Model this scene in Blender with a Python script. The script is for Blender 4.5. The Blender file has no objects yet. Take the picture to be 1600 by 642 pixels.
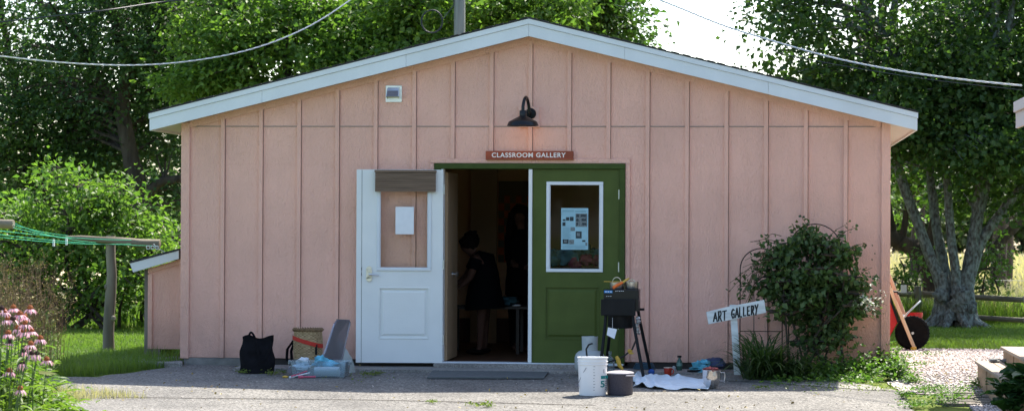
import bpy, bmesh, math, random
import numpy as np
from mathutils import Vector, Matrix
random.seed(7); RNG = np.random.default_rng(11)
R = math.radians
sc = bpy.context.scene
C = sc.collection
# ------------------------------------------------------------------ camera
CAM = Vector((2.421, -25.173, 1.483)); YAW, PIT, ROL, FPX = .1033, .0079, .0046, 3800.
_F = Vector((-math.sin(YAW)*math.cos(PIT), math.cos(YAW)*math.cos(PIT), math.sin(PIT)))
_R0 = Vector((math.cos(YAW), math.sin(YAW), 0)); _U0 = _R0.cross(_F)
_R = _R0*math.cos(ROL) + _U0*math.sin(ROL); _U = _U0*math.cos(ROL) - _R0*math.sin(ROL)
cd = bpy.data.cameras.new('camera'); cam = bpy.data.objects.new('camera', cd); C.objects.link(cam)
cam.matrix_world = Matrix(((_R.x, _U.x, -_F.x, CAM.x), (_R.y, _U.y, -_F.y, CAM.y), (_R.z, _U.z, -_F.z, CAM.z), (0, 0, 0, 1)))
cd.sensor_width = 36; cd.lens = FPX/1600*36; cd.clip_end = 2000; cd.clip_start = .1
cd.dof.use_dof = True; cd.dof.focus_distance = 25; cd.dof.aperture_fstop = 4.5
sc.camera = cam

def W(px, py, Y):
    "point of the plane y = Y seen at pixel px, py of the 1600 px wide photograph"
    d = _F + _R*((px-800)/FPX) + _U*((321-py)/FPX)
    return CAM + d*((Y-CAM.y)/d.y)
def gz(x, y):
    return -.1225 if y < -3.5 else (.035*y if y < 0 else 0.)
def Gd(px, py):
    "ground point at a pixel"
    d = _F + _R*((px-800)/FPX) + _U*((321-py)/FPX)
    z = 0.
    for _ in range(12):
        p = CAM + d*((z-CAM.z)/d.z); z = gz(p.x, p.y)
    return p

# ------------------------------------------------------------------ materials
def mat(name, col, rough=.7, metal=0., var=.0, vscale=5., bump=0., bscale=30., stretch=(1, 1, 1), spec=.4,
        col2=None, trans=0., emit=None, alpha=None):
    m = bpy.data.materials.new(name); m.use_nodes = True; nt = m.node_tree; N = nt.nodes; L = nt.links
    b = N['Principled BSDF']; b.inputs['Roughness'].default_value = rough; b.inputs['Metallic'].default_value = metal
    b.inputs['Specular IOR Level'].default_value = spec
    b.inputs['Base Color'].default_value = (*col, 1)
    tc = N.new('ShaderNodeTexCoord'); mp = N.new('ShaderNodeMapping'); mp.inputs['Scale'].default_value = stretch
    L.new(tc.outputs['Object'], mp.inputs['Vector'])
    if var or col2:
        n = N.new('ShaderNodeTexNoise'); n.inputs['Scale'].default_value = vscale; n.inputs['Detail'].default_value = 6
        L.new(mp.outputs[0], n.inputs['Vector'])
        r = N.new('ShaderNodeValToRGB'); r.color_ramp.elements[0].position = .35; r.color_ramp.elements[1].position = .65
        c2 = col2 or tuple(min(1, c*(1-var)) for c in col)
        r.color_ramp.elements[0].color = (*c2, 1); r.color_ramp.elements[1].color = (*col, 1)
        L.new(n.outputs['Fac'], r.inputs['Fac']); L.new(r.outputs[0], b.inputs['Base Color'])
    if bump:
        n2 = N.new('ShaderNodeTexNoise'); n2.inputs['Scale'].default_value = bscale; n2.inputs['Detail'].default_value = 5
        L.new(mp.outputs[0], n2.inputs['Vector'])
        bp = N.new('ShaderNodeBump'); bp.inputs['Strength'].default_value = 1; bp.inputs['Distance'].default_value = bump
        L.new(n2.outputs['Fac'], bp.inputs['Height']); L.new(bp.outputs[0], b.inputs['Normal'])
    if trans:
        b.inputs['Transmission Weight'].default_value = trans
    if emit:
        b.inputs['Emission Color'].default_value = (*emit[0], 1); b.inputs['Emission Strength'].default_value = emit[1]
    if alpha is not None:
        b.inputs['Alpha'].default_value = alpha
    return m
def leafmat(name, a, b_, trans=.45, tint=(1.3, 1.55, .75), rough=.5):
    "leaves: colour varies from leaf to leaf; light passes through"
    m = bpy.data.materials.new(name); m.use_nodes = True; nt = m.node_tree; N = nt.nodes; L = nt.links
    p = N['Principled BSDF']; p.inputs['Roughness'].default_value = rough; p.inputs['Specular IOR Level'].default_value = .35
    at = N.new('ShaderNodeAttribute'); at.attribute_name = 'rnd'
    r = N.new('ShaderNodeValToRGB'); r.color_ramp.elements[0].color = (*a, 1); r.color_ramp.elements[1].color = (*b_, 1)
    L.new(at.outputs['Fac'], r.inputs['Fac']); L.new(r.outputs[0], p.inputs['Base Color'])
    t = N.new('ShaderNodeBsdfTranslucent')
    mx = N.new('ShaderNodeMix'); mx.data_type = 'RGBA'; mx.blend_type = 'MULTIPLY'; mx.inputs['Factor'].default_value = 1
    L.new(r.outputs[0], mx.inputs['A']); mx.inputs['B'].default_value = (*tint, 1); L.new(mx.outputs['Result'], t.inputs['Color'])
    ms = N.new('ShaderNodeMixShader'); ms.inputs[0].default_value = trans
    L.new(p.outputs[0], ms.inputs[1]); L.new(t.outputs[0], ms.inputs[2]); L.new(ms.outputs[0], N['Material Output'].inputs['Surface'])
    return m
def glassmat(name, tint=(.9, .95, .95), rough=.02, dens=0., ior=1.5):
    m = bpy.data.materials.new(name); m.use_nodes = True; nt = m.node_tree; N = nt.nodes; L = nt.links
    N.remove(N['Principled BSDF'])
    t = N.new('ShaderNodeBsdfTransparent'); t.inputs[0].default_value = (*tint, 1)
    g = N.new('ShaderNodeBsdfGlossy'); g.inputs['Roughness'].default_value = rough
    f = N.new('ShaderNodeFresnel'); f.inputs[0].default_value = ior
    ms = N.new('ShaderNodeMixShader'); L.new(f.outputs[0], ms.inputs[0]); L.new(t.outputs[0], ms.inputs[1]); L.new(g.outputs[0], ms.inputs[2])
    o = ms
    if dens:
        d = N.new('ShaderNodeBsdfPrincipled'); d.inputs['Base Color'].default_value = (*tint, 1); d.inputs['Roughness'].default_value = .4
        m2 = N.new('ShaderNodeMixShader'); m2.inputs[0].default_value = dens
        L.new(ms.outputs[0], m2.inputs[1]); L.new(d.outputs[0], m2.inputs[2]); o = m2
    L.new(o.outputs[0], N['Material Output'].inputs['Surface'])
    return m

def siding_mat(name, col):
    m = bpy.data.materials.new(name); m.use_nodes = True; nt = m.node_tree; N = nt.nodes; L = nt.links
    b = N['Principled BSDF']; b.inputs['Roughness'].default_value = .55
    tc = N.new('ShaderNodeTexCoord')
    def noise(sc_, st, det=5, dist=0):
        mp = N.new('ShaderNodeMapping'); mp.inputs['Scale'].default_value = st; L.new(tc.outputs['Object'], mp.inputs[0])
        n = N.new('ShaderNodeTexNoise'); n.inputs['Scale'].default_value = sc_; n.inputs['Detail'].default_value = det
        n.inputs['Distortion'].default_value = dist; L.new(mp.outputs[0], n.inputs['Vector']); return n
    n1 = noise(1.3, (1, 1, 1), 6); n2 = noise(48, (1, 1, .45), 4, 1.6); n3 = noise(9, (1, 1, .12), 5)
    r = N.new('ShaderNodeValToRGB'); e = r.color_ramp.elements
    e[0].position = .3; e[0].color = (*[c*.84 for c in col], 1); e[1].position = .7; e[1].color = (*col, 1)
    L.new(n1.outputs['Fac'], r.inputs[0])
    mx = N.new('ShaderNodeMix'); mx.data_type = 'RGBA'; mx.blend_type = 'MULTIPLY'
    r2 = N.new('ShaderNodeValToRGB'); e = r2.color_ramp.elements; e[0].position = .3; e[0].color = (.965, .96, .955, 1); e[1].position = .6; e[1].color = (1, 1, 1, 1)
    L.new(n3.outputs['Fac'], r2.inputs[0]); mx.inputs['Factor'].default_value = 1
    L.new(r.outputs[0], mx.inputs['A']); L.new(r2.outputs[0], mx.inputs['B'])
    # splash dirt low on the boards (a real stain, irregular)
    sx = N.new('ShaderNodeSeparateXYZ'); L.new(tc.outputs['Object'], sx.inputs[0])
    mr = N.new('ShaderNodeMapRange'); mr.inputs['From Min'].default_value = .05; mr.inputs['From Max'].default_value = .55
    mr.inputs['To Min'].default_value = .85; mr.inputs['To Max'].default_value = 0; L.new(sx.outputs['Z'], mr.inputs['Value'])
    nd = noise(7, (1, 1, .8), 6); mu = N.new('ShaderNodeMath'); mu.operation = 'MULTIPLY'
    L.new(mr.outputs[0], mu.inputs[0]); L.new(nd.outputs['Fac'], mu.inputs[1])
    m3 = N.new('ShaderNodeMix'); m3.data_type = 'RGBA'; L.new(mu.outputs[0], m3.inputs['Factor']); L.new(mx.outputs['Result'], m3.inputs['A'])
    m3.inputs['B'].default_value = (.30, .19, .15, 1); L.new(m3.outputs['Result'], b.inputs['Base Color'])
    bp = N.new('ShaderNodeBump'); bp.inputs['Distance'].default_value = .014; bp.inputs['Strength'].default_value = .9
    L.new(n2.outputs['Fac'], bp.inputs['Height'])
    bp2 = N.new('ShaderNodeBump'); bp2.inputs['Distance'].default_value = .004; L.new(n3.outputs['Fac'], bp2.inputs['Height'])
    L.new(bp.outputs[0], bp2.inputs['Normal']); L.new(bp2.outputs[0], b.inputs['Normal'])
    return m
def asphalt_mat(name, base, dark, light, fine=220):
    m = bpy.data.materials.new(name); m.use_nodes = True; nt = m.node_tree; N = nt.nodes; L = nt.links
    b = N['Principled BSDF']; b.inputs['Roughness'].default_value = .85
    tc = N.new('ShaderNodeTexCoord')
    v = N.new('ShaderNodeTexVoronoi'); v.inputs['Scale'].default_value = fine*.3; L.new(tc.outputs['Object'], v.inputs['Vector'])
    r = N.new('ShaderNodeValToRGB'); e = r.color_ramp.elements; e[0].position = .15; e[0].color = (*dark, 1); e[1].position = .85; e[1].color = (*light, 1)
    x = e.new(.5); x.color = (*base, 1)
    L.new(v.outputs['Color'], r.inputs[0])
    n = N.new('ShaderNodeTexNoise'); n.inputs['Scale'].default_value = 1.1; n.inputs['Detail'].default_value = 7; L.new(tc.outputs['Object'], n.inputs['Vector'])
    r2 = N.new('ShaderNodeValToRGB'); e = r2.color_ramp.elements; e[0].position = .35; e[0].color = (.62, .62, .63, 1); e[1].position = .65; e[1].color = (1.0, 1.0, 1.0, 1)
    L.new(n.outputs['Fac'], r2.inputs[0])
    mx = N.new('ShaderNodeMix'); mx.data_type = 'RGBA'; mx.blend_type = 'MULTIPLY'; mx.inputs['Factor'].default_value = 1
    L.new(r.outputs[0], mx.inputs['A']); L.new(r2.outputs[0], mx.inputs['B']); L.new(mx.outputs['Result'], b.inputs['Base Color'])
    bp = N.new('ShaderNodeBump'); bp.inputs['Distance'].default_value = .006; L.new(v.outputs['Distance'], bp.inputs['Height']); L.new(bp.outputs[0], b.inputs['Normal'])
    return m
def weave_mat(name, a, b_):
    m = bpy.data.materials.new(name); m.use_nodes = True; nt = m.node_tree; N = nt.nodes; L = nt.links
    b = N['Principled BSDF']; b.inputs['Roughness'].default_value = .7
    at = N.new('ShaderNodeAttribute'); at.attribute_name = 'rnd'
    r = N.new('ShaderNodeValToRGB'); r.color_ramp.elements[0].color = (*a, 1); r.color_ramp.elements[1].color = (*b_, 1)
    L.new(at.outputs['Fac'], r.inputs[0]); L.new(r.outputs[0], b.inputs['Base Color'])
    return m

M = {}
M['pink'] = siding_mat('pink_siding', (.88, .50, .385))
M['white'] = mat('white_paint', (.76, .78, .755), .45, var=.05, vscale=3, spec=.25, bump=.001, bscale=60)
M['whitetrim'] = mat('white_trim', (.70, .74, .76), .55, var=.08, vscale=3, bump=.002, bscale=25, stretch=(1, 1, .4))
M['green'] = mat('green_paint', (.075, .105, .022), .45, var=.16, vscale=5, bump=.001, bscale=50, spec=.18)
M['greendk'] = mat('green_frame_paint', (.050, .078, .016), .5, var=.2, vscale=9, spec=.15)
M['shingle'] = mat('asphalt_shingle', (.05, .05, .05), .9, col2=(.025, .025, .028), vscale=25, bump=.01, bscale=60)
M['soffit'] = mat('soffit_metal', (.62, .62, .58), .6, var=.05)
M['found'] = mat('foundation_block', (.25, .24, .22), .9, var=.35, vscale=5, bump=.01, bscale=30)
M['darkgap'] = mat('treated_skirt_board', (.05, .045, .04), .9, var=.3)
M['glass'] = glassmat('window_glass', (.97, .98, .98), ior=1.24)
M['tan'] = mat('tan_interior_paint', (.42, .28, .16), .7, var=.1, vscale=2)
M['plaster'] = mat('interior_wall_paint', (.78, .50, .28), .8, var=.1, vscale=2)
M['woodfloor'] = mat('interior_floor', (.16, .08, .04), .5, var=.3, vscale=6, stretch=(1, .2, 1))
M['baseboard'] = mat('interior_baseboard', (.10, .03, .02), .5)
M['metal'] = mat('brushed_metal', (.62, .62, .62), .28, 1., var=.1, vscale=10)
M['galv'] = mat('galvanised_metal', (.5, .52, .52), .38, .9, var=.2, vscale=12)
M['blackgloss'] = mat('black_enamel', (.008, .009, .010), .30, 0, spec=.3)
M['black'] = mat('black_paint', (.009, .010, .011), .5, var=.3, vscale=12, spec=.18)
M['rubber'] = mat('black_rubber', (.009, .009, .009), .9, spec=.08, var=.3, vscale=20, bump=.003, bscale=60)
M['fabricblack'] = mat('black_canvas', (.010, .010, .012), .95, var=.3, vscale=15, bump=.004, bscale=25, spec=.1)
M['signwood'] = mat('stained_sign_wood', (.33, .060, .020), .5, var=.35, vscale=8, stretch=(.3, 1, 4))
M['letter'] = mat('white_lettering', (.8, .78, .74), .6)
M['signwhite'] = mat('white_board_paint', (.66, .72, .72), .6, var=.22, vscale=10, stretch=(.4, 1, 3), bump=.002, bscale=40)
M['inkblack'] = mat('black_brush_paint', (.008, .012, .014), .6)
M['paper'] = mat('white_paper', (.78, .80, .82), .7, var=.04, vscale=20)
M['posterblue'] = mat('pale_blue_poster', (.30, .52, .60), .6, var=.12, vscale=9)
M['posterdark'] = mat('poster_ink', (.03, .05, .06), .6, var=.5, vscale=120)
M['postergrey'] = mat('poster_grey', (.22, .27, .28), .6, var=.7, vscale=150)
M['postertext'] = mat('poster_lines', (.14, .28, .34), .6)
M['blind'] = mat('slatted_blind', (.20, .135, .09), .7, var=.35, vscale=12, stretch=(.3, 1, 6))
M['greywood'] = mat('weathered_wood', (.24, .215, .17), .9, col2=(.11, .10, .08), vscale=7, bump=.02, bscale=9, stretch=(1, 1, .12))
M['greywoodh'] = mat('weathered_log', (.30, .26, .19), .9, col2=(.13, .11, .08), vscale=7, bump=.02, bscale=9, stretch=(.12, 1, 1))
M['fencewood'] = mat('fence_wood', (.17, .16, .13), .9, col2=(.07, .07, .055), vscale=5, bump=.01, bscale=12, stretch=(.2, 1, 1))
M['asphalt'] = asphalt_mat('aged_asphalt', (.155, .146, .130), (.07, .068, .058), (.27, .255, .23), 190)
M['concrete'] = asphalt_mat('worn_concrete', (.30, .28, .25), (.22, .20, .18), (.38, .36, .33), 300)
M['gravelbed'] = asphalt_mat('gravel_bed', (.46, .40, .36), (.16, .14, .13), (.62, .56, .52), 110)
M['pebble'] = weave_mat('gravel_stone', (.20, .17, .15), (.66, .58, .54))
M['stone'] = mat('grey_stone', (.25, .25, .24), .8, var=.4, vscale=12, bump=.01, bscale=20)
M['paver'] = mat('weathered_pavers', (.20, .17, .14), .9, col2=(.09, .09, .07), vscale=9, bump=.01, bscale=40)
M['soil'] = mat('soil', (.045, .035, .025), 1, var=.4, vscale=10, bump=.02, bscale=20)
M['deck'] = mat('deck_step_wood', (.37, .30, .235), .8, var=.25, vscale=5, stretch=(1.5, .12, 1), bump=.003, bscale=18)
M['deckriser'] = mat('plywood_riser', (.36, .25, .16), .8, var=.3, vscale=9, stretch=(.6, .6, 2))
M['rubbermat'] = mat('rubber_doormat', (.10, .11, .11), .9, var=.2, vscale=20, bump=.004, bscale=90)
M['plasticclear'] = glassmat('clear_bin_plastic', (.82, .92, .97), .10, .12)
M['plasticlid'] = glassmat('clear_lid_plastic', (.93, .92, .97), .12, .07)
M['plasticbag'] = glassmat('grey_plastic_bag', (.5, .55, .52), .25, .6)
M['bagblue'] = mat('blue_plastic_bag', (.12, .50, .66), .35, var=.5, vscale=14, bump=.01, bscale=18)
M['bagwhite'] = mat('white_plastic_bag', (.62, .70, .76), .4, var=.25, vscale=14, bump=.01, bscale=18)
M['paperroll'] = mat('paper_towel_roll', (.62, .66, .68), .8, bump=.002, bscale=80)
M['brushpink'] = mat('pink_plastic', (.50, .08, .14), .4)
M['greyplastic'] = mat('grey_plastic', (.16, .15, .18), .5)
M['yellow'] = mat('yellow_plastic', (.68, .42, .06), .5, var=.2)
M['strapred'] = mat('red_strap', (.55, .035, .02), .7, var=.15, vscale=20)
M['wicker'] = weave_mat('woven_splint', (.22, .14, .06), (.52, .38, .20))
M['wickerdark'] = mat('basket_lashing', (.24, .15, .07), .7, var=.4, vscale=40)
M['bucket'] = mat('white_bucket_plastic', (.80, .80, .80), .35, spec=.5)
M['teal'] = mat('teal_print', (.01, .22, .22), .5)
M['tank'] = mat('grey_tank_paint', (.42, .46, .46), .4, var=.15, vscale=8)
M['pot'] = mat('grey_enamel', (.085, .075, .095), .45, col2=(.05, .045, .06), vscale=130)
M['potrim'] = mat('pale_pot_lid', (.50, .46, .48), .35)
M['cloth'] = mat('white_cotton_cloth', (.62, .70, .76), .9, var=.12, vscale=14)
M['redmug'] = mat('red_glaze', (.42, .035, .015), .2, var=.2)
M['cream'] = mat('cream_glaze', (.5, .42, .34), .3)
M['bottle'] = mat('green_glass_bottle', (.03, .085, .06), .08, spec=.7)
M['bottlelabel'] = mat('bottle_label', (.16, .30, .26), .6, var=.5, vscale=60)
M['steel'] = mat('polished_steel', (.72, .70, .68), .16, 1., var=.08, vscale=6)
M['steelbrush'] = mat('worn_steel', (.50, .48, .46), .35, 1.)
M['foodred'] = mat('red_scraps', (.45, .10, .09), .7, var=.6, vscale=60)
M['bluebag'] = mat('dark_blue_bag', (.04, .06, .14), .6, var=.4, vscale=14, bump=.01, bscale=20)
M['orange'] = mat('orange_handle', (.72, .15, .02), .4)
M['bluelabel'] = mat('blue_label', (.02, .22, .55), .5)
M['hose'] = mat('black_hose', (.015, .015, .015), .5)
M['red'] = mat('red_barrow_paint', (.52, .008, .012), .35, var=.12, vscale=4)
M['redbucket'] = mat('red_bucket_plastic', (.46, .008, .012), .4)
M['ash'] = mat('pale_ash_handle', (.66, .48, .30), .6, var=.25, vscale=10, stretch=(1, 1, .15))
M['polegrey'] = mat('utility_pole_wood', (.26, .28, .26), .9, col2=(.15, .16, .15), vscale=12, stretch=(1, 1, .08), bump=.01, bscale=20)
M['wirewhite'] = mat('aluminium_cable', (.62, .62, .60), .5, .3)
M['wireblack'] = mat('black_cable', (.03, .035, .04), .6)
M['greenline'] = mat('green_clothesline', (.01, .33, .18), .5)
M['bark'] = mat('dark_bark', (.075, .06, .045), .95, col2=(.035, .028, .022), vscale=9, bump=.05, bscale=10, stretch=(1, 1, .25))
M['lichen'] = mat('lichened_bark', (.19, .24, .225), .95, col2=(.055, .055, .047), vscale=26, bump=.05, bscale=18, stretch=(1, 1, .6))
M['twig'] = mat('dry_twigs', (.13, .085, .045), .9); M['drybrown'] = leafmat('dry_seed_heads', (.12, .08, .04), (.26, .19, .10), .3); M['litter'] = leafmat('fallen_leaves', (.10, .06, .02), (.30, .22, .07), .2)
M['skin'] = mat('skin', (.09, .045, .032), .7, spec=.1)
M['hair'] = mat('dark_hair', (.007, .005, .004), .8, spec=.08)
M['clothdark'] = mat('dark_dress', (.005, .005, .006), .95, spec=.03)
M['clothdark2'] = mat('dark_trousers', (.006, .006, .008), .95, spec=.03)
M['tabledark'] = mat('dark_table_wood', (.02, .012, .008), .5)
M['quiltorange'] = mat('quilt_orange', (.50, .14, .05), .9)
M['quiltgrey'] = mat('quilt_grey', (.20, .15, .10), .9)
M['pile_teal'] = mat('teal_cloth_and_reflection', (.04, .12, .14), .8, var=.5, vscale=12)
M['reflection_maroon'] = mat('maroon_reflection', (.16, .02, .05), .8, var=.5, vscale=12)
M['bulb'] = mat('warm_bulb', (.9, .7, .5), .5, emit=((1, .62, .35), 2))
M['petal'] = leafmat('coneflower_petals', (.55, .26, .36), (.80, .55, .60), .35, (1.1, .9, 1.0))
M['cone'] = mat('coneflower_cone', (.42, .12, .02), .8, col2=(.12, .03, .01), vscale=160)
M['conedark'] = mat('dried_cone', (.05, .02, .015), .9, var=.4, vscale=100)
M['stem'] = mat('green_stem', (.07, .12, .03), .7)
M['farhouse'] = mat('pale_siding', (.62, .52, .48), .7)
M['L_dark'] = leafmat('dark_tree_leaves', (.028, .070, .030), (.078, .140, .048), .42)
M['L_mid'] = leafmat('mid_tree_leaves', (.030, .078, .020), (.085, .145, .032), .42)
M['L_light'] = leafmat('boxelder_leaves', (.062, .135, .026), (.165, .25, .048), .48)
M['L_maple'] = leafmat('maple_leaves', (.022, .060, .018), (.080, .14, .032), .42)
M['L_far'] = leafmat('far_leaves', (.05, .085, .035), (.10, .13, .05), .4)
M['L_bush'] = leafmat('bush_leaves', (.026, .062, .02), (.11, .17, .05), .3)
M['L_cover'] = leafmat('ground_cover_leaves', (.045, .10, .02), (.12, .20, .04), .45)
M['L_hosta'] = leafmat('broad_leaves', (.025, .07, .022), (.05, .12, .03), .25)
M['L_day'] = leafmat('strap_leaves', (.03, .06, .018), (.075, .12, .03), .35)
M['L_bed'] = leafmat('flower_bed_leaves', (.06, .12, .02), (.16, .23, .04), .45)
M['grass'] = leafmat('grass_blades', (.07, .135, .022), (.18, .25, .05), .48)
M['drygrass'] = leafmat('tall_field_grass', (.24, .22, .11), (.48, .40, .28), .35)
M['weed'] = leafmat('weed_leaves', (.07, .12, .02), (.18, .20, .05), .45)
M['flowerwhite'] = leafmat('pale_blossom', (.4, .42, .33), (.6, .6, .5), .3, (1, 1, 1))

def ground_mat():
    m = bpy.data.materials.new('lawn_and_field'); m.use_nodes = True; nt = m.node_tree; N = nt.nodes; L = nt.links
    b = N['Principled BSDF']; b.inputs['Roughness'].default_value = .95; b.inputs['Specular IOR Level'].default_value = .1
    tc = N.new('ShaderNodeTexCoord')
    def noi(s, d=6):
        n = N.new('ShaderNodeTexNoise'); n.inputs['Scale'].default_value = s; n.inputs['Detail'].default_value = d; L.new(tc.outputs['Object'], n.inputs['Vector']); return n
    def ramp(n, a, b2, p=.35, q=.65):
        r = N.new('ShaderNodeValToRGB'); e = r.color_ramp.elements; e[0].position = p; e[0].color = (*a, 1); e[1].position = q; e[1].color = (*b2, 1)
        L.new(n.outputs['Fac'], r.inputs[0]); return r
    lawn = ramp(noi(6), (.07, .10, .02), (.14, .18, .035)); field = ramp(noi(.25), (.36, .30, .18), (.52, .43, .28))
    sx = N.new('ShaderNodeSeparateXYZ'); L.new(tc.outputs['Object'], sx.inputs[0])
    mr = N.new('ShaderNodeMapRange'); mr.inputs['From Min'].default_value = 15; mr.inputs['From Max'].default_value = 30; L.new(sx.outputs['Y'], mr.inputs['Value'])
    mx = N.new('ShaderNodeMix'); mx.data_type = 'RGBA'; L.new(mr.outputs[0], mx.inputs['Factor']); L.new(lawn.outputs[0], mx.inputs['A']); L.new(field.outputs[0], mx.inputs['B'])
    L.new(mx.outputs['Result'], b.inputs['Base Color'])
    return m
M['ground'] = ground_mat()

# ------------------------------------------------------------------ object helpers
def tag(o, label=None, cat=None, group=None, kind=None):
    if label: o['label'] = label
    if cat: o['category'] = cat
    if group: o['group'] = group
    if kind: o['kind'] = kind
    return o
def empty(name, loc, label, cat, group=None, rz=0):
    o = bpy.data.objects.new(name, None); C.objects.link(o); o.location = loc; o.rotation_euler = (0, 0, rz)
    o.empty_display_size = .2
    return tag(o, label, cat, group)
def attach(o, parent):
    "parent while keeping world-space mesh coordinates"
    if parent is not None:
        o.parent = parent
        mw = Matrix.Identity(4); p = parent
        chain = []
        while p is not None:
            chain.append(Matrix.LocRotScale(p.location, p.rotation_euler, p.scale)); p = p.parent
        for k in reversed(chain): mw = mw @ k
        k = mw.inverted()
        o.location = k.to_translation(); o.rotation_euler = k.to_euler()
    return o
class MB:
    def __init__(s): s.v = []; s.f = []; s.m = []; s.cm = 0
    def add(s, v, f):
        n = len(s.v); s.v += [tuple(x) for x in v]; s.f += [tuple(i+n for i in q) for q in f]; s.m += [s.cm]*len(f); return s
    def box(s, x0, x1, y0, y1, z0, z1, mw=None):
        v = [Vector((x, y, z)) for x in (x0, x1) for y in (y0, y1) for z in (z0, z1)]
        if mw: v = [mw @ q for q in v]
        return s.add(v, [(0, 1, 3, 2), (4, 6, 7, 5), (0, 4, 5, 1), (2, 3, 7, 6), (0, 2, 6, 4), (1, 5, 7, 3)])
    def prism(s, poly, y0, y1):
        "poly of (x, z) extruded along y"
        n = len(poly); v = [(x, y0, z) for x, z in poly]+[(x, y1, z) for x, z in poly]
        f = [tuple(range(n)), tuple(range(2*n-1, n-1, -1))]+[(i, i+n, (i+1) % n+n, (i+1) % n) for i in range(n)]
        return s.add(v, f)
    def prismz(s, poly, z0, z1):
        n = len(poly); v = [(x, y, z0) for x, y in poly]+[(x, y, z1) for x, y in poly]
        f = [tuple(range(n-1, -1, -1)), tuple(range(n, 2*n))]+[(i, (i+1) % n, (i+1) % n+n, i+n) for i in range(n)]
        return s.add(v, f)
    def tube(s, pts, r, n=8, cap=True, noise=0.):
        pts = [Vector(p) for p in pts]; m = len(pts); rs = r if hasattr(r, '__len__') else [r]*m
        v = []; f = []; prev = None
        for i, p in enumerate(pts):
            t = (pts[min(i+1, m-1)]-pts[max(i-1, 0)]); t = t.normalized() if t.length > 1e-9 else Vector((0, 0, 1))
            if prev is None:
                a = t.cross(Vector((0, 0, 1))) if abs(t.z) < .9 else t.cross(Vector((0, 1, 0)))
            else: a = prev-t*prev.dot(t)
            a.normalize(); prev = a; b = t.cross(a)
            for k in range(n):
                an = 2*math.pi*k/n; q = rs[i]*(1+noise*random.uniform(-1, 1))
                v.append(p+(a*math.cos(an)+b*math.sin(an))*q)
        for i in range(m-1):
            for k in range(n):
                f.append((i*n+k, i*n+(k+1) % n, (i+1)*n+(k+1) % n, (i+1)*n+k))
        if cap: f += [tuple(range(n-1, -1, -1)), tuple((m-1)*n+k for k in range(n))]
        return s.add(v, f)
    def lathe(s, prof, c, n=28, axis='z', sx=1, sy=1):
        c = Vector(c); v = []; f = []; m = len(prof)
        for r_, z in prof:
            for k in range(n):
                a = 2*math.pi*k/n; x, y = r_*math.cos(a)*sx, r_*math.sin(a)*sy
                q = Vector((x, y, z)) if axis == 'z' else (Vector((x, z, y)) if axis == 'y' else Vector((z, x, y)))
                v.append(c+q)
        for i in range(m-1):
            for k in range(n): f.append((i*n+k, i*n+(k+1) % n, (i+1)*n+(k+1) % n, (i+1)*n+k))
        f += [tuple(range(n-1, -1, -1)), tuple((m-1)*n+k for k in range(n))]
        return s.add(v, f)
    def blob(s, c, rx, ry, rz, amp=.15, n=14, m=9, seed=0, zmin=None):
        rr = random.Random(seed); ph = [rr.uniform(0, 6.28) for _ in range(6)]
        v = []; f = []
        for i in range(m+1):
            th = math.pi*i/m
            for k in range(n):
                a = 2*math.pi*k/n
                q = 1+amp*(math.sin(3*a+ph[0]+2*th)+math.sin(5*a+ph[1]-3*th)*.7+math.sin(7*th+ph[2]+a)*.6+rr.uniform(-.6, .6))*math.sin(th)**.5
                z = c[2]+rz*math.cos(th)*q
                if zmin is not None: z = max(z, zmin)
                v.append((c[0]+rx*math.sin(th)*math.cos(a)*q, c[1]+ry*math.sin(th)*math.sin(a)*q, z))
        for i in range(m):
            for k in range(n): f.append((i*n+k, i*n+(k+1) % n, (i+1)*n+(k+1) % n, (i+1)*n+k))
        return s.add(v, f)
    def build(s, name, m, parent=None, smooth=False, bevel=0, **kw):
        me = bpy.data.meshes.new(name); me.from_pydata(s.v, [], s.f); 
        for q in (m if isinstance(m, (list, tuple)) else [m]): me.materials.append(q)
        if isinstance(m, (list, tuple)): me.polygons.foreach_set('material_index', s.m)
        bm = bmesh.new(); bm.from_mesh(me); bmesh.ops.recalc_face_normals(bm, faces=bm.faces); bm.to_mesh(me); bm.free()
        if smooth:
            me.polygons.foreach_set('use_smooth', [True]*len(me.polygons))
            me.set_sharp_from_angle(angle=R(40))
        o = bpy.data.objects.new(name, me); C.objects.link(o)
        if bevel:
            b = o.modifiers.new('bevel', 'BEVEL'); b.width = bevel; b.segments = 2; b.limit_method = 'ANGLE'
        attach(o, parent); tag(o, **kw)
        return o
def npmesh(name, verts, faces, m, parent=None, rnd=None, smooth=False, **kw):
    "verts (n,3), faces (k,c) arrays"
    me = bpy.data.meshes.new(name); nv = len(verts); nf, c = faces.shape
    me.vertices.add(nv); me.vertices.foreach_set('co', np.ascontiguousarray(verts, dtype=np.float32).ravel())
    me.loops.add(nf*c); me.loops.foreach_set('vertex_index', np.ascontiguousarray(faces, dtype=np.int32).ravel())
    me.polygons.add(nf); me.polygons.foreach_set('loop_start', np.arange(0, nf*c, c, dtype=np.int32))
    me.update(calc_edges=True)
    if rnd is not None:
        a = me.attributes.new('rnd', 'FLOAT', 'FACE'); a.data.foreach_set('value', np.ascontiguousarray(rnd, dtype=np.float32))
    if smooth: me.polygons.foreach_set('use_smooth', np.ones(nf, dtype=bool))
    me.materials.append(m); o = bpy.data.objects.new(name, me); C.objects.link(o); attach(o, parent); tag(o, **kw)
    return o
def unit(a): return a/np.maximum(np.linalg.norm(a, axis=-1, keepdims=True), 1e-9)
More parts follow.
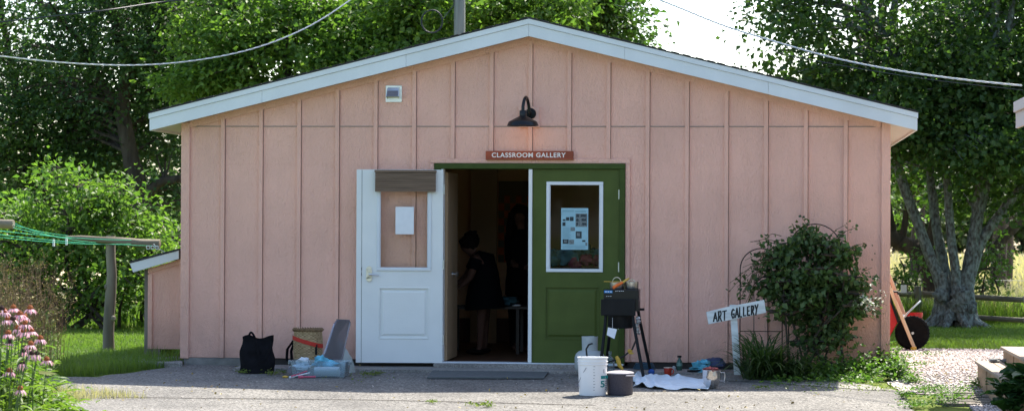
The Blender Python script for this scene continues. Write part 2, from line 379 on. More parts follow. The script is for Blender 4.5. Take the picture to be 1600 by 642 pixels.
def leaf_arrays(P, D, Nn, Ln, Wd, fold=.25, seg=1, droop=0.):
    """leaf blades: P base, D direction, Nn normal, Ln length, Wd width.  seg=1: folded rhomb, seg=2: six-sided leaf"""
    D = unit(D); S = unit(np.cross(D, Nn)); U = np.cross(S, D); Ln = Ln[:, None]; Wd = Wd[:, None]
    n = len(P)
    if seg == 1:
        v = np.stack([P, P+D*Ln*.42+S*Wd*.5+U*Wd*fold, P+D*Ln-U*Ln*droop, P+D*Ln*.42-S*Wd*.5+U*Wd*fold], 1)
        f = np.array([[0, 1, 2], [0, 2, 3]])
    else:
        v = np.stack([P, P+D*Ln*.25+S*Wd*.42+U*Wd*fold, P+D*Ln*.65+S*Wd*.40+U*Wd*fold-U*Ln*droop*.5, P+D*Ln-U*Ln*droop*1.3,
                      P+D*Ln*.65-S*Wd*.40+U*Wd*fold-U*Ln*droop*.5, P+D*Ln*.25-S*Wd*.42+U*Wd*fold, P+D*Ln*.5-U*Ln*droop*.3], 1)
        f = np.array([[0, 1, 6], [1, 2, 6], [2, 3, 6], [3, 4, 6], [4, 5, 6], [5, 0, 6]])
    k = v.shape[1]; F = (f[None]+np.arange(n)[:, None, None]*k).reshape(-1, 3)
    return v.reshape(-1, 3), F, len(f)
def leaves(name, P, D, Nn, Ln, Wd, m, parent=None, rnd=None, **kw):
    seg = kw.pop('seg', 1); fold = kw.pop('fold', .25); droop = kw.pop('droop', 0.)
    v, f, k = leaf_arrays(P, D, Nn, Ln, Wd, fold, seg, droop)
    if rnd is None: rnd = RNG.random(len(P))
    return npmesh(name, v, f, m, parent, np.repeat(rnd, k), **kw)
def cluster_leaves(cent, nper, spread, ln, flat=.65, up=.7, droop=.25):
    n = len(cent)*nper; c = np.repeat(cent, nper, 0)
    off = RNG.normal(size=(n, 3))*spread*np.array([1, 1, flat])
    P = c+off
    D = unit(unit(off*np.array([1, 1, .4])+RNG.normal(size=(n, 3))*.1)+RNG.normal(size=(n, 3))*.55+np.array([0, 0, -droop]))
    Nn = unit(RNG.normal(size=(n, 3))*.6+np.array([0, 0, up]))
    L = ln*RNG.uniform(.6, 1.25, n)
    cr = np.repeat(RNG.random(len(cent)), nper)
    rnd = np.clip(.55*cr+.45*RNG.random(n), 0, 1)
    return P, D, Nn, L, rnd

def tree(name, label, cat, base, stems, blobs, lm, bark, ln=.11, nper=36, spread=.24, group=None, seed=0, wr=.62, twigs=.5, extra_trunk=None):
    """stems: (points, r0, r1); blobs: (center, (rx,ry,rz), n clusters). A trunk part, a branches part, a crown part."""
    global RNG
    RNG = np.random.default_rng(seed+100); rr = random.Random(seed)
    root = empty(name, base, label, cat, group)
    tb = MB(); nodes = []
    for pts, r0, r1 in stems:
        pts = [Vector(p) for p in pts]; P = []; K = 5
        for i in range(len(pts)-1):                      # Catmull-Rom so limbs bend like limbs
            p0, p1, p2, p3 = pts[max(i-1, 0)], pts[i], pts[i+1], pts[min(i+2, len(pts)-1)]
            for k in range(K):
                t = k/K; P.append(.5*((2*p1)+(p2-p0)*t+(2*p0-5*p1+4*p2-p3)*t*t+(3*p1-p0-3*p2+p3)*t**3))
        P.append(pts[-1]); n = len(P)
        P = [p+Vector((rr.gauss(0, .25), rr.gauss(0, .25), 0))*(r0*.14) for p in P]
        tb.tube(P, [r0+(r1-r0)*(i/(n-1))**.8 for i in range(n)], 11, noise=.07)
        nodes += P
    if extra_trunk: extra_trunk(tb)
    tb.build('trunk', bark, root, smooth=True)
    cents = []
    for c, rad, nc in blobs:
        u = unit(RNG.normal(size=(nc, 3)))*(RNG.random((nc, 1))**.45)
        u *= 1+.22*np.sin(u[:, :1]*5+seed)*np.cos(u[:, 2:]*4+seed*2)
        q = np.array(c)+u*np.array(rad)
        if nc > 24:                                      # boughs: clusters gather round fewer centres, leaving gaps between
            ns = max(4, nc//7); h = q[:ns]; k = RNG.integers(0, ns, nc-ns); s_ = min(min(rad)*.42, .34)
            q = np.concatenate([h, h[k]+RNG.normal(size=(nc-ns, 3))*np.array([s_, s_, s_*.5])])
        cents.append(q)
    cents = np.concatenate(cents); cents = cents[cents[:, 2] > .25]
    bb = MB(); NN = np.array([tuple(p) for p in nodes])
    for q in cents:
        if rr.random() > twigs: continue
        d = np.linalg.norm((NN-q)*np.array([1, 1, .8]), axis=1)+np.where(NN[:, 2] > q[2]+.1, 1.5, 0); a = Vector(NN[int(d.argmin())]); b = Vector(q)
        if (b-a).length > 4.5: continue
        mid = (a+b)/2+Vector((rr.uniform(-.2, .2), rr.uniform(-.2, .2), (b-a).length*.12)); l = (b-a).length
        bb.tube([a, a.lerp(mid, .55), mid, mid.lerp(b, .6), b], [.012+.011*l, .010+.009*l, .008+.006*l, .009, .004], 5, cap=False)
    if bb.v: bb.build('branches', bark, root, smooth=True)
    P, D, Nn, L, rnd = cluster_leaves(cents, nper, spread, ln)
    leaves('crown', P, D, Nn, L, L*wr, lm, root, rnd)
    return root
def V3(px, py, Y): return tuple(W(px, py, Y))

exec_trees = True
# ================================================================== SETTING
def sheet(name, poly, z, m, dz=None, sub=24, **kw):
    "flat polygon (x, y) following the ground height, z above it"
    bm = bmesh.new(); vs = [bm.verts.new((x, y, 0)) for x, y in poly]; bm.faces.new(vs)
    for yy in (-3.5, 0.0):
        bmesh.ops.bisect_plane(bm, geom=bm.verts[:]+bm.edges[:]+bm.faces[:], plane_co=(0, yy, 0), plane_no=(0, 1, 0))
    bmesh.ops.triangulate(bm, faces=bm.faces)
    for v in bm.verts: v.co.z = gz(v.co.x, v.co.y)+z
    bmesh.ops.recalc_face_normals(bm, faces=bm.faces)
    for f in bm.faces:
        if f.normal.z < 0: f.normal_flip()
    me = bpy.data.meshes.new(name); bm.to_mesh(me); bm.free(); me.materials.append(m)
    o = bpy.data.objects.new(name, me); C.objects.link(o); return tag(o, **kw)
def wobble(poly, amp, step=.15, seed=1):
    rr = random.Random(seed); out = []
    for i, (a, b) in enumerate(zip(poly, poly[1:]+poly[:1])):
        l = math.dist(a, b); n = max(1, int(l/step)) if l < 12 else 1
        for k in range(n):
            t = k/n; q = amp if l < 12 else 0
            out.append((a[0]+(b[0]-a[0])*t+rr.uniform(-q, q), a[1]+(b[1]-a[1])*t+rr.uniform(-q, q)))
    return out
sheet('ground', [(-400, -300), (400, -300), (400, 500), (-400, 500)], -.012, M['ground'], kind='structure')
# asphalt drive: irregular left edge next to the lawn, cut by a band of worn concrete in front
drive = [(-3.75, -.05), (-3.72, -.35), (-3.95, -.9), (-4.2, -1.45), (-4.9, -1.5), (-5.05, -2.2), (-4.7, -2.5), (-4.05, -2.75), (-3.7, -3.6), (-3.6, -6), (-3.6, -14), (4.0, -14), (3.9, -6), (3.72, -3.6), (3.70, -1.95), (3.3, -1.2), (2.6, -.62), (-3.0, -.62), (-3.1, -.05)]
sheet('driveway', wobble(drive, .035), .0, M['asphalt'], kind='structure')
# joint with a later pour
jt = [(-3.6, -3.32), (-1.1, -3.28), (-.2, -3.36), (.9, -3.5), (.95, -3.53), (-.2, -3.39), (-1.1, -3.305), (-3.6, -3.345)]
sheet('driveway_joint', jt, .004, M['soil'], kind='structure')
rr = random.Random(77)
for (cx0, cy0, cx1, cy1) in ((-2.6, -4.2, -1.9, -3.35), (.3, -3.45, 1.6, -4.4), (2.1, -4.3, 3.4, -3.1), (-3.6, -2.6, -2.4, -2.2), (-4.6, -2.25, -3.9, -1.5)):
    n_ = 22; L_ = []; R_ = []; off = 0
    for k in range(n_+1):
        t = k/n_; off += rr.uniform(-.03, .03); hw = rr.uniform(.002, .007)*math.sin(math.pi*min(max(t, .08), .92)); x = cx0+(cx1-cx0)*t; y = cy0+(cy1-cy0)*t+off; L_.append((x, y+hw)); R_.append((x, y-hw))
    sheet('driveway_crack', L_+R_[::-1], .004, M['soil'], kind='structure')
MB().box(-3.0, -.98, -.62, -.002, -.06, .004).build('concrete_apron', M['concrete'], kind='structure')
MB().box(-.98, .64, -.62, -.002, -.06, .004).box(.64, 3.0, -.62, -.002, -.06, .004).build('door_apron', M['concrete'], kind='structure')
sheet('corner_apron', wobble([(1.0, -.61), (2.6, -.61), (3.3, -1.19), (3.68, -1.94), (3.4, -1.9), (2.3, -1.2), (1.0, -.9)], .01), .005, M['concrete'], kind='structure')
MB().box(-.98, .5, -.20, -.012, -.05, .045).build('door_step', M['concrete'], bevel=.006, kind='structure')
grav = [(3.72, 4.7), (3.75, -.4), (3.6, -1.3), (3.72, -1.9), (3.85, -2.2), (4.55, -2.3), (4.62, -1.0), (6.6, -1.0), (6.6, 4.9), (5.2, 4.85), (4.5, 4.6)]
sheet('gravel_path', wobble(grav, .05), .0, M['gravelbed'], kind='structure')
# pebbles
def pebbles(name, x0, x1, y0, y1, n, s0, s1, m, seed, inside=None, **kw):
    r = np.random.default_rng(seed)
    ico = np.array([(0, 0, 1), (.9, 0, .1), (.3, .85, .2), (-.75, .5, 0), (-.7, -.55, .15), (.35, -.85, 0), (0, 0, -.4)], float)
    fc = np.array([(0, 1, 2), (0, 2, 3), (0, 3, 4), (0, 4, 5), (0, 5, 1), (6, 2, 1), (6, 3, 2), (6, 4, 3), (6, 5, 4), (6, 1, 5)])
    x = r.uniform(x0, x1, n); y = r.uniform(y0, y1, n)
    if inside is not None:
        k = inside(x, y); x, y = x[k], y[k]; n = len(x)
    s = r.uniform(s0, s1, n)**1; a = r.uniform(0, 6.28, n)
    v = ico[None]*(1+r.uniform(-.3, .3, (n, 7, 3)))*s[:, None, None]*np.stack([r.uniform(.7, 1.3, n), r.uniform(.7, 1.2, n), r.uniform(.35, .7, n)], 1)[:, None]
    c, sn = np.cos(a)[:, None], np.sin(a)[:, None]
    v = np.stack([v[..., 0]*c-v[..., 1]*sn, v[..., 0]*sn+v[..., 1]*c, v[..., 2]], -1)
    z = np.array([gz(a_, b_) for a_, b_ in zip(x, y)])
    v += np.stack([x, y, z+.004], 1)[:, None]
    f = (fc[None]+np.arange(n)[:, None, None]*7).reshape(-1, 3)
    return npmesh(name, v.reshape(-1, 3), f, m, None, np.repeat(r.random(n), 10), **kw)
pebbles('gravel', 3.72, 6.0, -2.1, 4.75, 15000, .009, .026, M['pebble'], 3, inside=lambda x, y: (x > 3.72+.12*np.sin(y*3)) & ((y > -1.0) | (x < 4.6)), label='pale crushed gravel between the pink wall and the wooden steps', cat='gravel', kind='stuff')
pebbles('gravel_mulch', 4.25, 5.6, -3.9, -2.95, 2600, .010, .028, M['pebble'], 5, inside=lambda x, y: (y < -3.0-.1*np.sin(x*9)), label='small grey stones in the shade at the bottom right beside the broad leaves', cat='gravel', kind='stuff')
# mossy paver path in the shade
pv = MB(); rr = random.Random(5)
for i in range(9):
    y = -3.15+.13*i; x = 3.95+rr.uniform(0, .1)
    while x < 5.2:
        w = rr.uniform(.16, .22); g = gz(x, y)
        dz = rr.uniform(-.004, .012)
        pv.box(x+.006, x+w-.006, y+.008, y+.118, g-.05, g+.012+dz); x += w
pv.build('paver_path', M['paver'], bevel=.005, kind='structure')

# ================================================================== BUILDING
XL, XR = -3.68, 3.69; DEP = 9.0; SL = .2445; ZP = 3.605; YF = -.22
def rtop(x, z0=ZP): return z0-abs(x)*SL
B = empty('classroom_building', (0, 0, 0), 'long low pink board-and-batten gallery building with a white-trimmed gable roof and double doors', 'building')
OX0, OX1, OZ1 = -.955, .975, 2.105       # rough door opening (inside the green frame)
w = MB()
zb = .072; T = .10
w.prism([(XL, zb), (OX0, zb), (OX0, OZ1), (XL, OZ1)], 0, T)
w.prism([(OX1, zb), (XR, zb), (XR, OZ1), (OX1, OZ1)], 0, T)
w.prism([(XL, OZ1), (XR, OZ1), (XR, rtop(XR)-.12), (0, ZP-.12), (XL, rtop(XL)-.12)], 0, T)
w.box(XL, XL+T, T, DEP, zb, rtop(XL)-.12); w.box(XR-T, XR, T, DEP, zb, rtop(XR)-.12)
w.prism([(XL, zb), (XR, zb), (XR, rtop(XR)-.12), (0, ZP-.12), (XL, rtop(XL)-.12)], DEP, DEP+T)
SEAM = 2.505
for k in range(-8, 9):                        # battens, stopping at the door trim
    x = k*.4064; hw = .021
    segs = [(zb, rtop(x)-.21)]
    if -1.02 < x < 1.03: segs[0] = (2.17, rtop(x)-.21)
    if k == 0: segs = [(2.17, rtop(x)-.21)]
    for z0, z1 in segs: w.box(x-hw, x+hw, -.024, -.001, z0, z1)
w.build('wall', M['pink'], B, bevel=.002)
w = MB()                                      # dark strip painting the shadow line where each batten meets the panel
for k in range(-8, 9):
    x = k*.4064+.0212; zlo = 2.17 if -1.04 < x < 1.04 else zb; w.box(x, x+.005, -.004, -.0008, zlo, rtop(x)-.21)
w.build('batten_shade_lines', mat('batten_shade_dark', (.20, .13, .10), .9), B)
for x0, x1 in ((XL-.016, XL+.075), (XR-.075, XR+.016)): MB().box(x0, x1, -.028, -.002, zb-.01, rtop(x0)-.16).build('corner_trim', M['pink'], B, bevel=.003)
w = MB()                                      # frieze under the rake
for sg in (-1, 1):
    e = 3.605*sg
    w.prism([(0, ZP-.165), (e, rtop(e)-.165), (e, rtop(e)-.235), (0, ZP-.235)], -.021, -.003)
w.build('frieze_board', M['pink'], B)
w = MB(); w.box(XL+.08, XR-.08, -.006, -.0005, SEAM-.006, SEAM+.003); w.build('seam_flashing', mat('dark_flashing', (.26, .22, .19), .6), B)
w = MB()                                      # pink casing round the doors
w.box(-1.05, 1.04, -.024, -.002, 2.121, 2.168); w.box(-1.05, -1.006, -.024, -.002, zb, 2.119); w.box(.993, 1.04, -.024, -.002, zb, 2.119)
w.build('door_casing', M['pink'], B, bevel=.003)
w = MB(); w.box(XL+.03, -1.02, .02, .2, -.06, .07); w.box(1.02, XR-.03, .02, .2, -.06, .07); w.box(XL+.03, XL+.2, .2, DEP, -.06, .07); w.box(XR-.2, XR-.03, .2, DEP, -.06, .07)
w.box(-1.02, 1.02, .03, .2, -.06, .03)
w.build('foundation', M['darkgap'], B)
w = MB(); w.box(XL+.02, -3.02, -.01, .018, -.05, .069); w.build('foundation_block', M['found'], B)
# roof
Lr, Rr = -3.99, 3.965
rf = MB()
for e in (Lr-.012, Rr+.012):
    x0, x1 = min(0, e), max(0, e)
    rf.prism([(x0, rtop(x0)+.003), (x1, rtop(x1)+.003), (x1, rtop(x1)+.014), (x0, rtop(x0)+.014)], YF-.02, DEP+.3)
    for j in range(11):                       # butts of the shingle courses along the rake
        t0 = j/11; a = e*t0; b_ = e*(t0+.085)
        for q in range(3):
            a2 = e*(t0+q*.03+random.uniform(0, .01)); b2 = a2+math.copysign(.08, e)
            xx0, xx1 = min(a2, b2), max(a2, b2)
            rf.prism([(xx0, rtop(xx0)+.013), (xx1, rtop(xx1)+.013), (xx1, rtop(xx1)+.021), (xx0, rtop(xx0)+.021)], YF-.024, DEP+.28)
rf_o = rf.build('roof', M['shingle'], B)
w = MB()
for e in (Lr, Rr):                            # main fascia board, in lengths butted end to end
    js = [0, .25, .62, 1.0] if e > 0 else [0, .32, .7, 1.0]
    for a, b_ in zip(js, js[1:]):
        xa, xb = sorted((e*a+math.copysign(.001, e), e*b_-math.copysign(.001, e)))
        w.prism([(xa, rtop(xa)-.055), (xb, rtop(xb)-.055), (xb, rtop(xb)-.18), (xa, rtop(xa)-.18)], YF, YF+.022)
w.build('fascia', M['whitetrim'], rf_o, bevel=.002)
w = MB()
for e in (Lr-.006, Rr+.006):
    xa, xb = sorted((0, e)); w.prism([(xa, rtop(xa)), (xb, rtop(xb)), (xb, rtop(xb)-.053), (xa, rtop(xa)-.053)], YF-.012, YF+.022)
w.build('drip_edge', M['whitetrim'], rf_o)
for e in (Lr, Rr):
    s_ = math.copysign(1, e); z = rtop(e)
    x0, x1 = sorted((e, e-s_*.02)); MB().box(x0, x1, YF+.024, DEP+.25, z-.18, z-.002).build('eave_fascia', M['whitetrim'], rf_o)
    wall = XL if e < 0 else XR
    ws = wall-s_*.02
    x0, x1 = sorted((e-s_*.021, ws)); za, zc = (rtop(x0)-.165, rtop(x1)-.165)
    MB().prism([(x0, za), (x1, zc), (x1, zc+.012), (x0, za+.012)], YF+.024, DEP+.25).build('soffit', M['soffit'], rf_o)
w = MB()                                      # perforated rake soffit between wall and fascia
for e in (XL+.02, XR-.02):
    xa, xb = sorted((0, e)); w.prism([(xa, rtop(xa)-.158), (xb, rtop(xb)-.158), (xb, rtop(xb)-.146), (xa, rtop(xa)-.146)], YF+.024, -.003)
w.build('rake_soffit', M['soffit'], rf_o)
# door frame
w = MB(); w.box(-1.0, .99, -.05, .09, 2.062, 2.118); w.box(.932, .99, -.05, .09, .055, 2.060); w.box(-1.005, -.93, -.05, .09, .055, 2.060)
w.build('door_frame', M['greendk'], B, bevel=.004)
w = MB(); w.box(-.93, -.905, -.035, .1, .055, 2.06); w.build('door_jamb', M['white'], B)
w = MB(); w.box(-.97, .98, -.075, .14, .032, .053); w.build('threshold', M['whitetrim'], B, bevel=.004)
w = MB(); w.box(-.012, .026, -.045, .02, .056, 2.058); w.build('astragal', M['white'], B, bevel=.004)

def panel_door(name, x0, x1, z0, z1, wx0, wx1, wz0, wz1, px0, px1, pz0, pz1, m, fm, parent, label=None, th=.044):
    "local space: x width, y from 0 (front, facing -y) to th"
    d = MB()
    zm = pz1+.03; X0, X1 = px0-.03, px1+.03
    d.box(x0, wx0, 0, th, zm, z1); d.box(wx1, x1, 0, th, zm, z1); d.box(wx0, wx1, 0, th, wz1, z1); d.box(wx0, wx1, 0, th, zm, wz0)
    d.box(x0, X0, 0, th, z0, zm); d.box(X1, x1, 0, th, z0, zm)
    d.box(X0, X1, 0, th, z0, pz0-.03)
    d.box(X0, X1, .012, th, pz0-.03, pz1+.03)
    # raised panel field with sloping sides
    a = [(px0, .011, pz0), (px1, .011, pz0), (px1, .011, pz1), (px0, .011, pz1)]; q = .02
    b_ = [(px0+q, .001, pz0+q), (px1-q, .001, pz0+q), (px1-q, .001, pz1-q), (px0+q, .001, pz1-q)]
    d.add(a+b_, [(4, 5, 6, 7)]+[(i, (i+1) % 4, (i+1) % 4+4, i+4) for i in range(4)])
    do = d.build(name, m, parent, label=label)
    # moulding round the panel
    p = MB(); o = .028
    for bx in ((X0, X1, pz1+o-.008, pz1+o+.006), (X0, X1, pz0-o-.006, pz0-o+.008)): p.box(bx[0], bx[1], -.004, .012, bx[2], bx[3])
    p.box(X0, X0+.012, -.004, .012, pz0-o+.009, pz1+o-.009); p.box(X1-.012, X1, -.004, .012, pz0-o+.009, pz1+o-.009)
    p.build('panel_moulding', m, do, bevel=.003)
    f = MB(); o = .034
    f.box(wx0-o, wx1+o, -.014, .0, wz1, wz1+o); f.box(wx0-o, wx1+o, -.014, .0, wz0-o, wz0)
    f.box(wx0-o, wx0, -.0141, .0, wz0, wz1); f.box(wx1, wx1+o, -.0141, .0, wz0, wz1)
    f.box(wx0, wx0+.008, -.008, .012, wz0, wz1); f.box(wx1-.008, wx1, -.008, .012, wz0, wz1)
    f.build('window_frame', fm, do, bevel=.004)
    g = MB(); g.box(wx0+.002, wx1-.002, .016, .021, wz0+.002, wz1-.002); g.build('window_pane', M['glass'], do)
    return do
def px2(px, py, Y): p = W(px, py, Y); return p.x, p.z
# green leaf (closed), front face at y = -.02
gx0, gx1 = .028, .930
a = px2(859, 289, -.02); b_ = px2(937, 420, -.02); c = px2(853, 449, -.02); d_ = px2(938, 529, -.02)
GD = panel_door('door', gx0, gx1, .056, 2.058, a[0], b_[0], b_[1], a[1], c[0]+.02, d_[0]-.04, d_[1]+.02, c[1]-.02, M['green'], M['whitetrim'], B, 'closed green door leaf with a white framed window')
GD.location = (0, -.02, 0)
for zz in (1.80, 1.05, .46):
    w = MB(); w.tube([(.9335, -.028, zz-.05), (.9335, -.028, zz+.05)], .007, 8); w.box(.92, .9325, -.0225, -.0205, zz-.05, zz+.05); w.build('hinge', M['galv'], GD)
# white leaf, swung open towards the wall
ang = R(6)
wd0 = -.872
WD = panel_door('door', -.872, -.03, .0, 2.005, -.685, -.185, .99+.0, 1.80, -.665, -.20, .28, .75, M['white'], M['whitetrim'], B, 'open white door leaf with a blind over its window')
WD.location = (wd0, -.075, .045); WD.rotation_euler = (0, 0, ang)
WDm = Matrix.LocRotScale(WD.location, WD.rotation_euler, (1, 1, 1))
def on_door(mb, name, m, **kw):
    o = mb.build(name, m, None, **{k: v for k, v in kw.items()}); o.parent = WD; return o
w = MB(); w.box(-.93, -.876, -.006, .05, .0, 2.005); on_door(w, 'astragal', M['white'], bevel=.003)
w = MB(); w.box(-.8758, -.8722, .004, .04, .0, 2.0); w.box(-.8775, -.8712, -.008, .0, .90, .93); w.box(-.8775, -.8712, -.008, .0, .96, .99); on_door(w, 'latch_and_shade_strip', M['black'])  # thin black strip paints the shadow line beside the astragal; small boxes are latches
w = MB()
for i in range(9): w.box(-.735, -.105, -.062+.002*(i % 2), -.03, 1.795+i*.0195, 1.795+i*.0195+.017)
w.box(-.735, -.105, -.030, -.0155, 1.79, 1.985); w.box(-.742, -.098, -.066, -.012, 1.975, 2.0); w.box(-.735, -.105, -.067, -.028, 1.775, 1.793)
on_door(w, 'window_blind', M['blind'], bevel=.002)
w = MB(); w.box(-.795-.03, -.795+.03, -.012, -.001, .87, .975); w.tube([(-.795, -.001, .975), (-.795, -.012, .975)], .03, 16)
w.tube([(-.795, -.001, .87), (-.795, -.012, .87)], .03, 16)
w.tube([(-.795, -.012, .915), (-.795, -.05, .915)], .012, 10); w.tube([(-.795, -.05, .915), (-.75, -.052, .913), (-.69, -.048, .908)], [.011, .009, .007], 10)
w.lathe([(.016, -.02), (.016, -.012), (.001, -.0125)][::-1], (-.795, 0, .955), 12, 'y')
on_door(w, 'lever_handle', M['metal'], bevel=.002)
for zz in (1.80, 1.02, .24): w = MB(); w.tube([(-.018, -.004, zz-.05), (-.018, -.004, zz+.05)], .008, 8); on_door(w, 'hinge', M['galv'])

# interior of the room seen through the doorway
YB = 4.9
w = MB(); w.box(XL+.11, XR-.11, YB, YB+.08, .04, 2.6); w.box(-2.6, -2.55, .12, YB, .04, 2.6)
w.prism([(XL+.1, 2.6), (XR-.1, 2.6), (XR-.1, 2.64), (XL+.1, 2.64)], .11, DEP-.02)
w.build('interior_wall', M['plaster'], B)
w = MB(); w.box(XL+.1, XR-.1, .15, DEP, -.02, .04); w.build('interior_floor', M['woodfloor'], B)
w = MB(); w.box(-2.5, XR-.12, YB-.02, YB-.002, .041, .32); w.build('baseboard', M['baseboard'], B)
a0 = W(735, 400, 4.4); a1 = W(776, 400, 4.4)
w = MB(); w.box(a0.x, a1.x, 4.4, 4.45, .041, 2.59); w.build('room_divider', M['tan'], B)
# interior door, folded back square to the wall
ID = MB(); ID.box(-.915, -.88, .13, .98, .06, 2.03); IDo = ID.build('interior_door', M['tan'], B, bevel=.003, label='tan inner door folded back inside the doorway')
w = MB(); kz = W(703, 428, .5).z
w.lathe([(.004, 0), (.03, .001), (.03, .008), (.012, .012), (.012, .035), (.028, .045), (.03, .06), (.02, .07), (.002, .072)], (-.879, .5, kz), 16, 'x'); w.build('door_knob', M['metal'], IDo, smooth=True)

# things fixed to the front
def text_mesh(txt, size, m, name, parent, mw, ext=.001, offset=0., spacing=1.):
    c = bpy.data.curves.new('txt', 'FONT'); c.body = txt; c.size = size; c.extrude = ext; c.align_x = 'CENTER'; c.align_y = 'CENTER'; c.offset = offset; c.space_character = spacing
    t = bpy.data.objects.new('t', c); C.objects.link(t); dg = bpy.context.evaluated_depsgraph_get()
    me = bpy.data.meshes.new_from_object(t.evaluated_get(dg)); me.transform(mw); me.name = name
    C.objects.unlink(t); bpy.data.objects.remove(t)
    me.materials.clear(); me.materials.append(m); o = bpy.data.objects.new(name, me); C.objects.link(o); attach(o, parent); return o
ROTX = Matrix.Rotation(R(90), 4, 'X')
a = px2(759, 236, -.05); b_ = px2(896, 250, -.05)
S = empty('wall_sign', ((a[0]+b_[0])/2, -.04, b_[1]), 'narrow reddish-brown sign reading CLASSROOM GALLERY over the double doors', 'sign')
w = MB(); w.box(a[0], b_[0], -.058, -.026, b_[1], a[1]); w.build('sign_board', M['signwood'], S, bevel=.003)
t = text_mesh('CLASSROOM GALLERY', .067, M['letter'], 'lettering', S, Matrix.Translation(((a[0]+b_[0])/2-.005, -.0585, (a[1]+b_[1])/2+.001)) @ ROTX, .001, .0014, 1.12)
ww = t.dimensions.x; want = (885-769)/150.5
t.data.transform(Matrix.Translation(((a[0]+b_[0])/2-.01, 0, 0)) @ Matrix.Diagonal((want/ww, 1, 1, 1)) @ Matrix.Translation((-(a[0]+b_[0])/2+.005, 0, 0)))

a = px2(603, 134, 0); b_ = px2(628, 160, 0)
S = empty('exhaust_vent', ((a[0]+b_[0])/2, 0, b_[1]), 'square silver exhaust vent with a dark flap high on the left of the gable', 'vent')
w = MB(); w.box(a[0], b_[0], -.012, -.001, b_[1], a[1]); w.build('wall_plate', M['metal'], S, bevel=.002)
cx = (a[0]+b_[0])/2; w = MB(); hw = .06
w.add([(cx-hw, -.012, a[1]-.02), (cx+hw, -.012, a[1]-.02), (cx+hw, -.075, a[1]-.035), (cx-hw, -.075, a[1]-.035), (cx-hw-.008, -.012, b_[1]+.03), (cx+hw+.008, -.012, b_[1]+.03), (cx+hw+.008, -.11, b_[1]+.055), (cx-hw-.008, -.11, b_[1]+.055)],
      [(0, 1, 2, 3), (0, 3, 7, 4), (1, 5, 6, 2), (3, 2, 6, 7)]); w.build('hood', M['metal'], S)
w = MB(); w.add([(cx-hw+.004, -.078, a[1]-.045), (cx+hw-.004, -.078, a[1]-.045), (cx+hw, -.112, b_[1]+.062), (cx-hw, -.112, b_[1]+.062), (cx-hw+.004, -.074, a[1]-.045), (cx+hw-.004, -.074, a[1]-.045), (cx+hw, -.108, b_[1]+.062), (cx-hw, -.108, b_[1]+.062)],
      [(0, 1, 2, 3), (7, 6, 5, 4), (0, 4, 5, 1), (1, 5, 6, 2), (2, 6, 7, 3), (3, 7, 4, 0)]); w.build('flap', M['greyplastic'], S)

# gooseneck lamp
pl = W(825, 178, 0); sh = W(817, 197, -.30)
S = empty('wall_lamp', (pl.x, 0, pl.z), 'black gooseneck barn lamp on a square pink block above the sign', 'lamp')
w = MB(); q0 = W(809+2, 167, 0); q1 = W(843, 199, 0); w.box(q0.x, q1.x, -.028, -.001, q1.z, q0.z); w.build('mounting_block', M['pink'], S, bevel=.003)
w = MB(); w.lathe([(.001, -.055), (.03, -.055), (.052, -.045), (.058, -.03), (.058, -.028)], (pl.x+.03, 0, pl.z), 24, 'y'); w.build('backplate', M['black'], S, smooth=True)
top = W(819, 155, -.2)
pts = [(pl.x+.03, -.05, pl.z), (pl.x+.025, -.10, pl.z+.02)]
for i in range(9):
    an = math.pi*i/8; pts.append((pl.x+.02+(sh.x-pl.x-.02)*(i/8), -.2+.10*math.cos(an), pl.z+.06+.10*math.sin(an)))
pts.append((sh.x, -.30, sh.z+.11))
w = MB(); w.tube(pts, .017, 12); w.build('gooseneck', M['blackgloss'], S, smooth=True)
w = MB(); w.lathe([(.03, .16), (.036, .15), (.036, .105), (.05, .095), (.135, .05), (.148, .04), (.162, .0), (.165, 0), (.151, .035), (.13, .043), (.03, .09)], (sh.x, -.30, sh.z), 40); w.build('shade', M['blackgloss'], S, smooth=True)
w = MB(); w.lathe([(.01, .045), (.028, .03), (.03, .012), (.018, -.0), (.001, -.004)][::-1], (sh.x, -.30, sh.z+.012), 16); w.build('bulb', M['bulb'], S, smooth=True)
ld = bpy.data.lights.new('lamp_light', 'POINT'); ld.energy = .25; ld.color = (1, .5, .25); ld.shadow_soft_size = .03
lo = bpy.data.objects.new('lamp_light', ld); C.objects.link(lo); lo.location = (0, 0, 0); lo.location = (sh.x, -.30, sh.z-.015)

# paper notice taped in the white door's window
def to_world_on_door(x, y, z): return WDm @ Vector((x, y, z))
a = px2(618, 323, -.13); b_ = px2(646, 366, -.13)
xl = (a[0]-wd0)/math.cos(ang); xr = (b_[0]-wd0)/math.cos(ang)
w = MB(); rows = 7
for i in range(rows):                     # a slightly curled sheet
    t0 = i/rows; t1 = (i+1)/rows
    y0 = .012-.006*math.sin(t0*3); y1 = .012-.006*math.sin(t1*3)
    z0 = a[1]-.045+(b_[1]-a[1])*t0; z1 = a[1]-.045+(b_[1]-a[1])*t1
    vs = [(xl, y0, z0), (xr, y0+.001, z0), (xr, y1+.001, z1), (xl, y1, z1)]
    w.add([tuple(WDm @ Vector(v)) for v in vs], [(0, 1, 2, 3)])
tag(w.build('paper_notice', M['paper'], smooth=True), 'blank looking white sheet of paper taped in the white door window', 'paper')
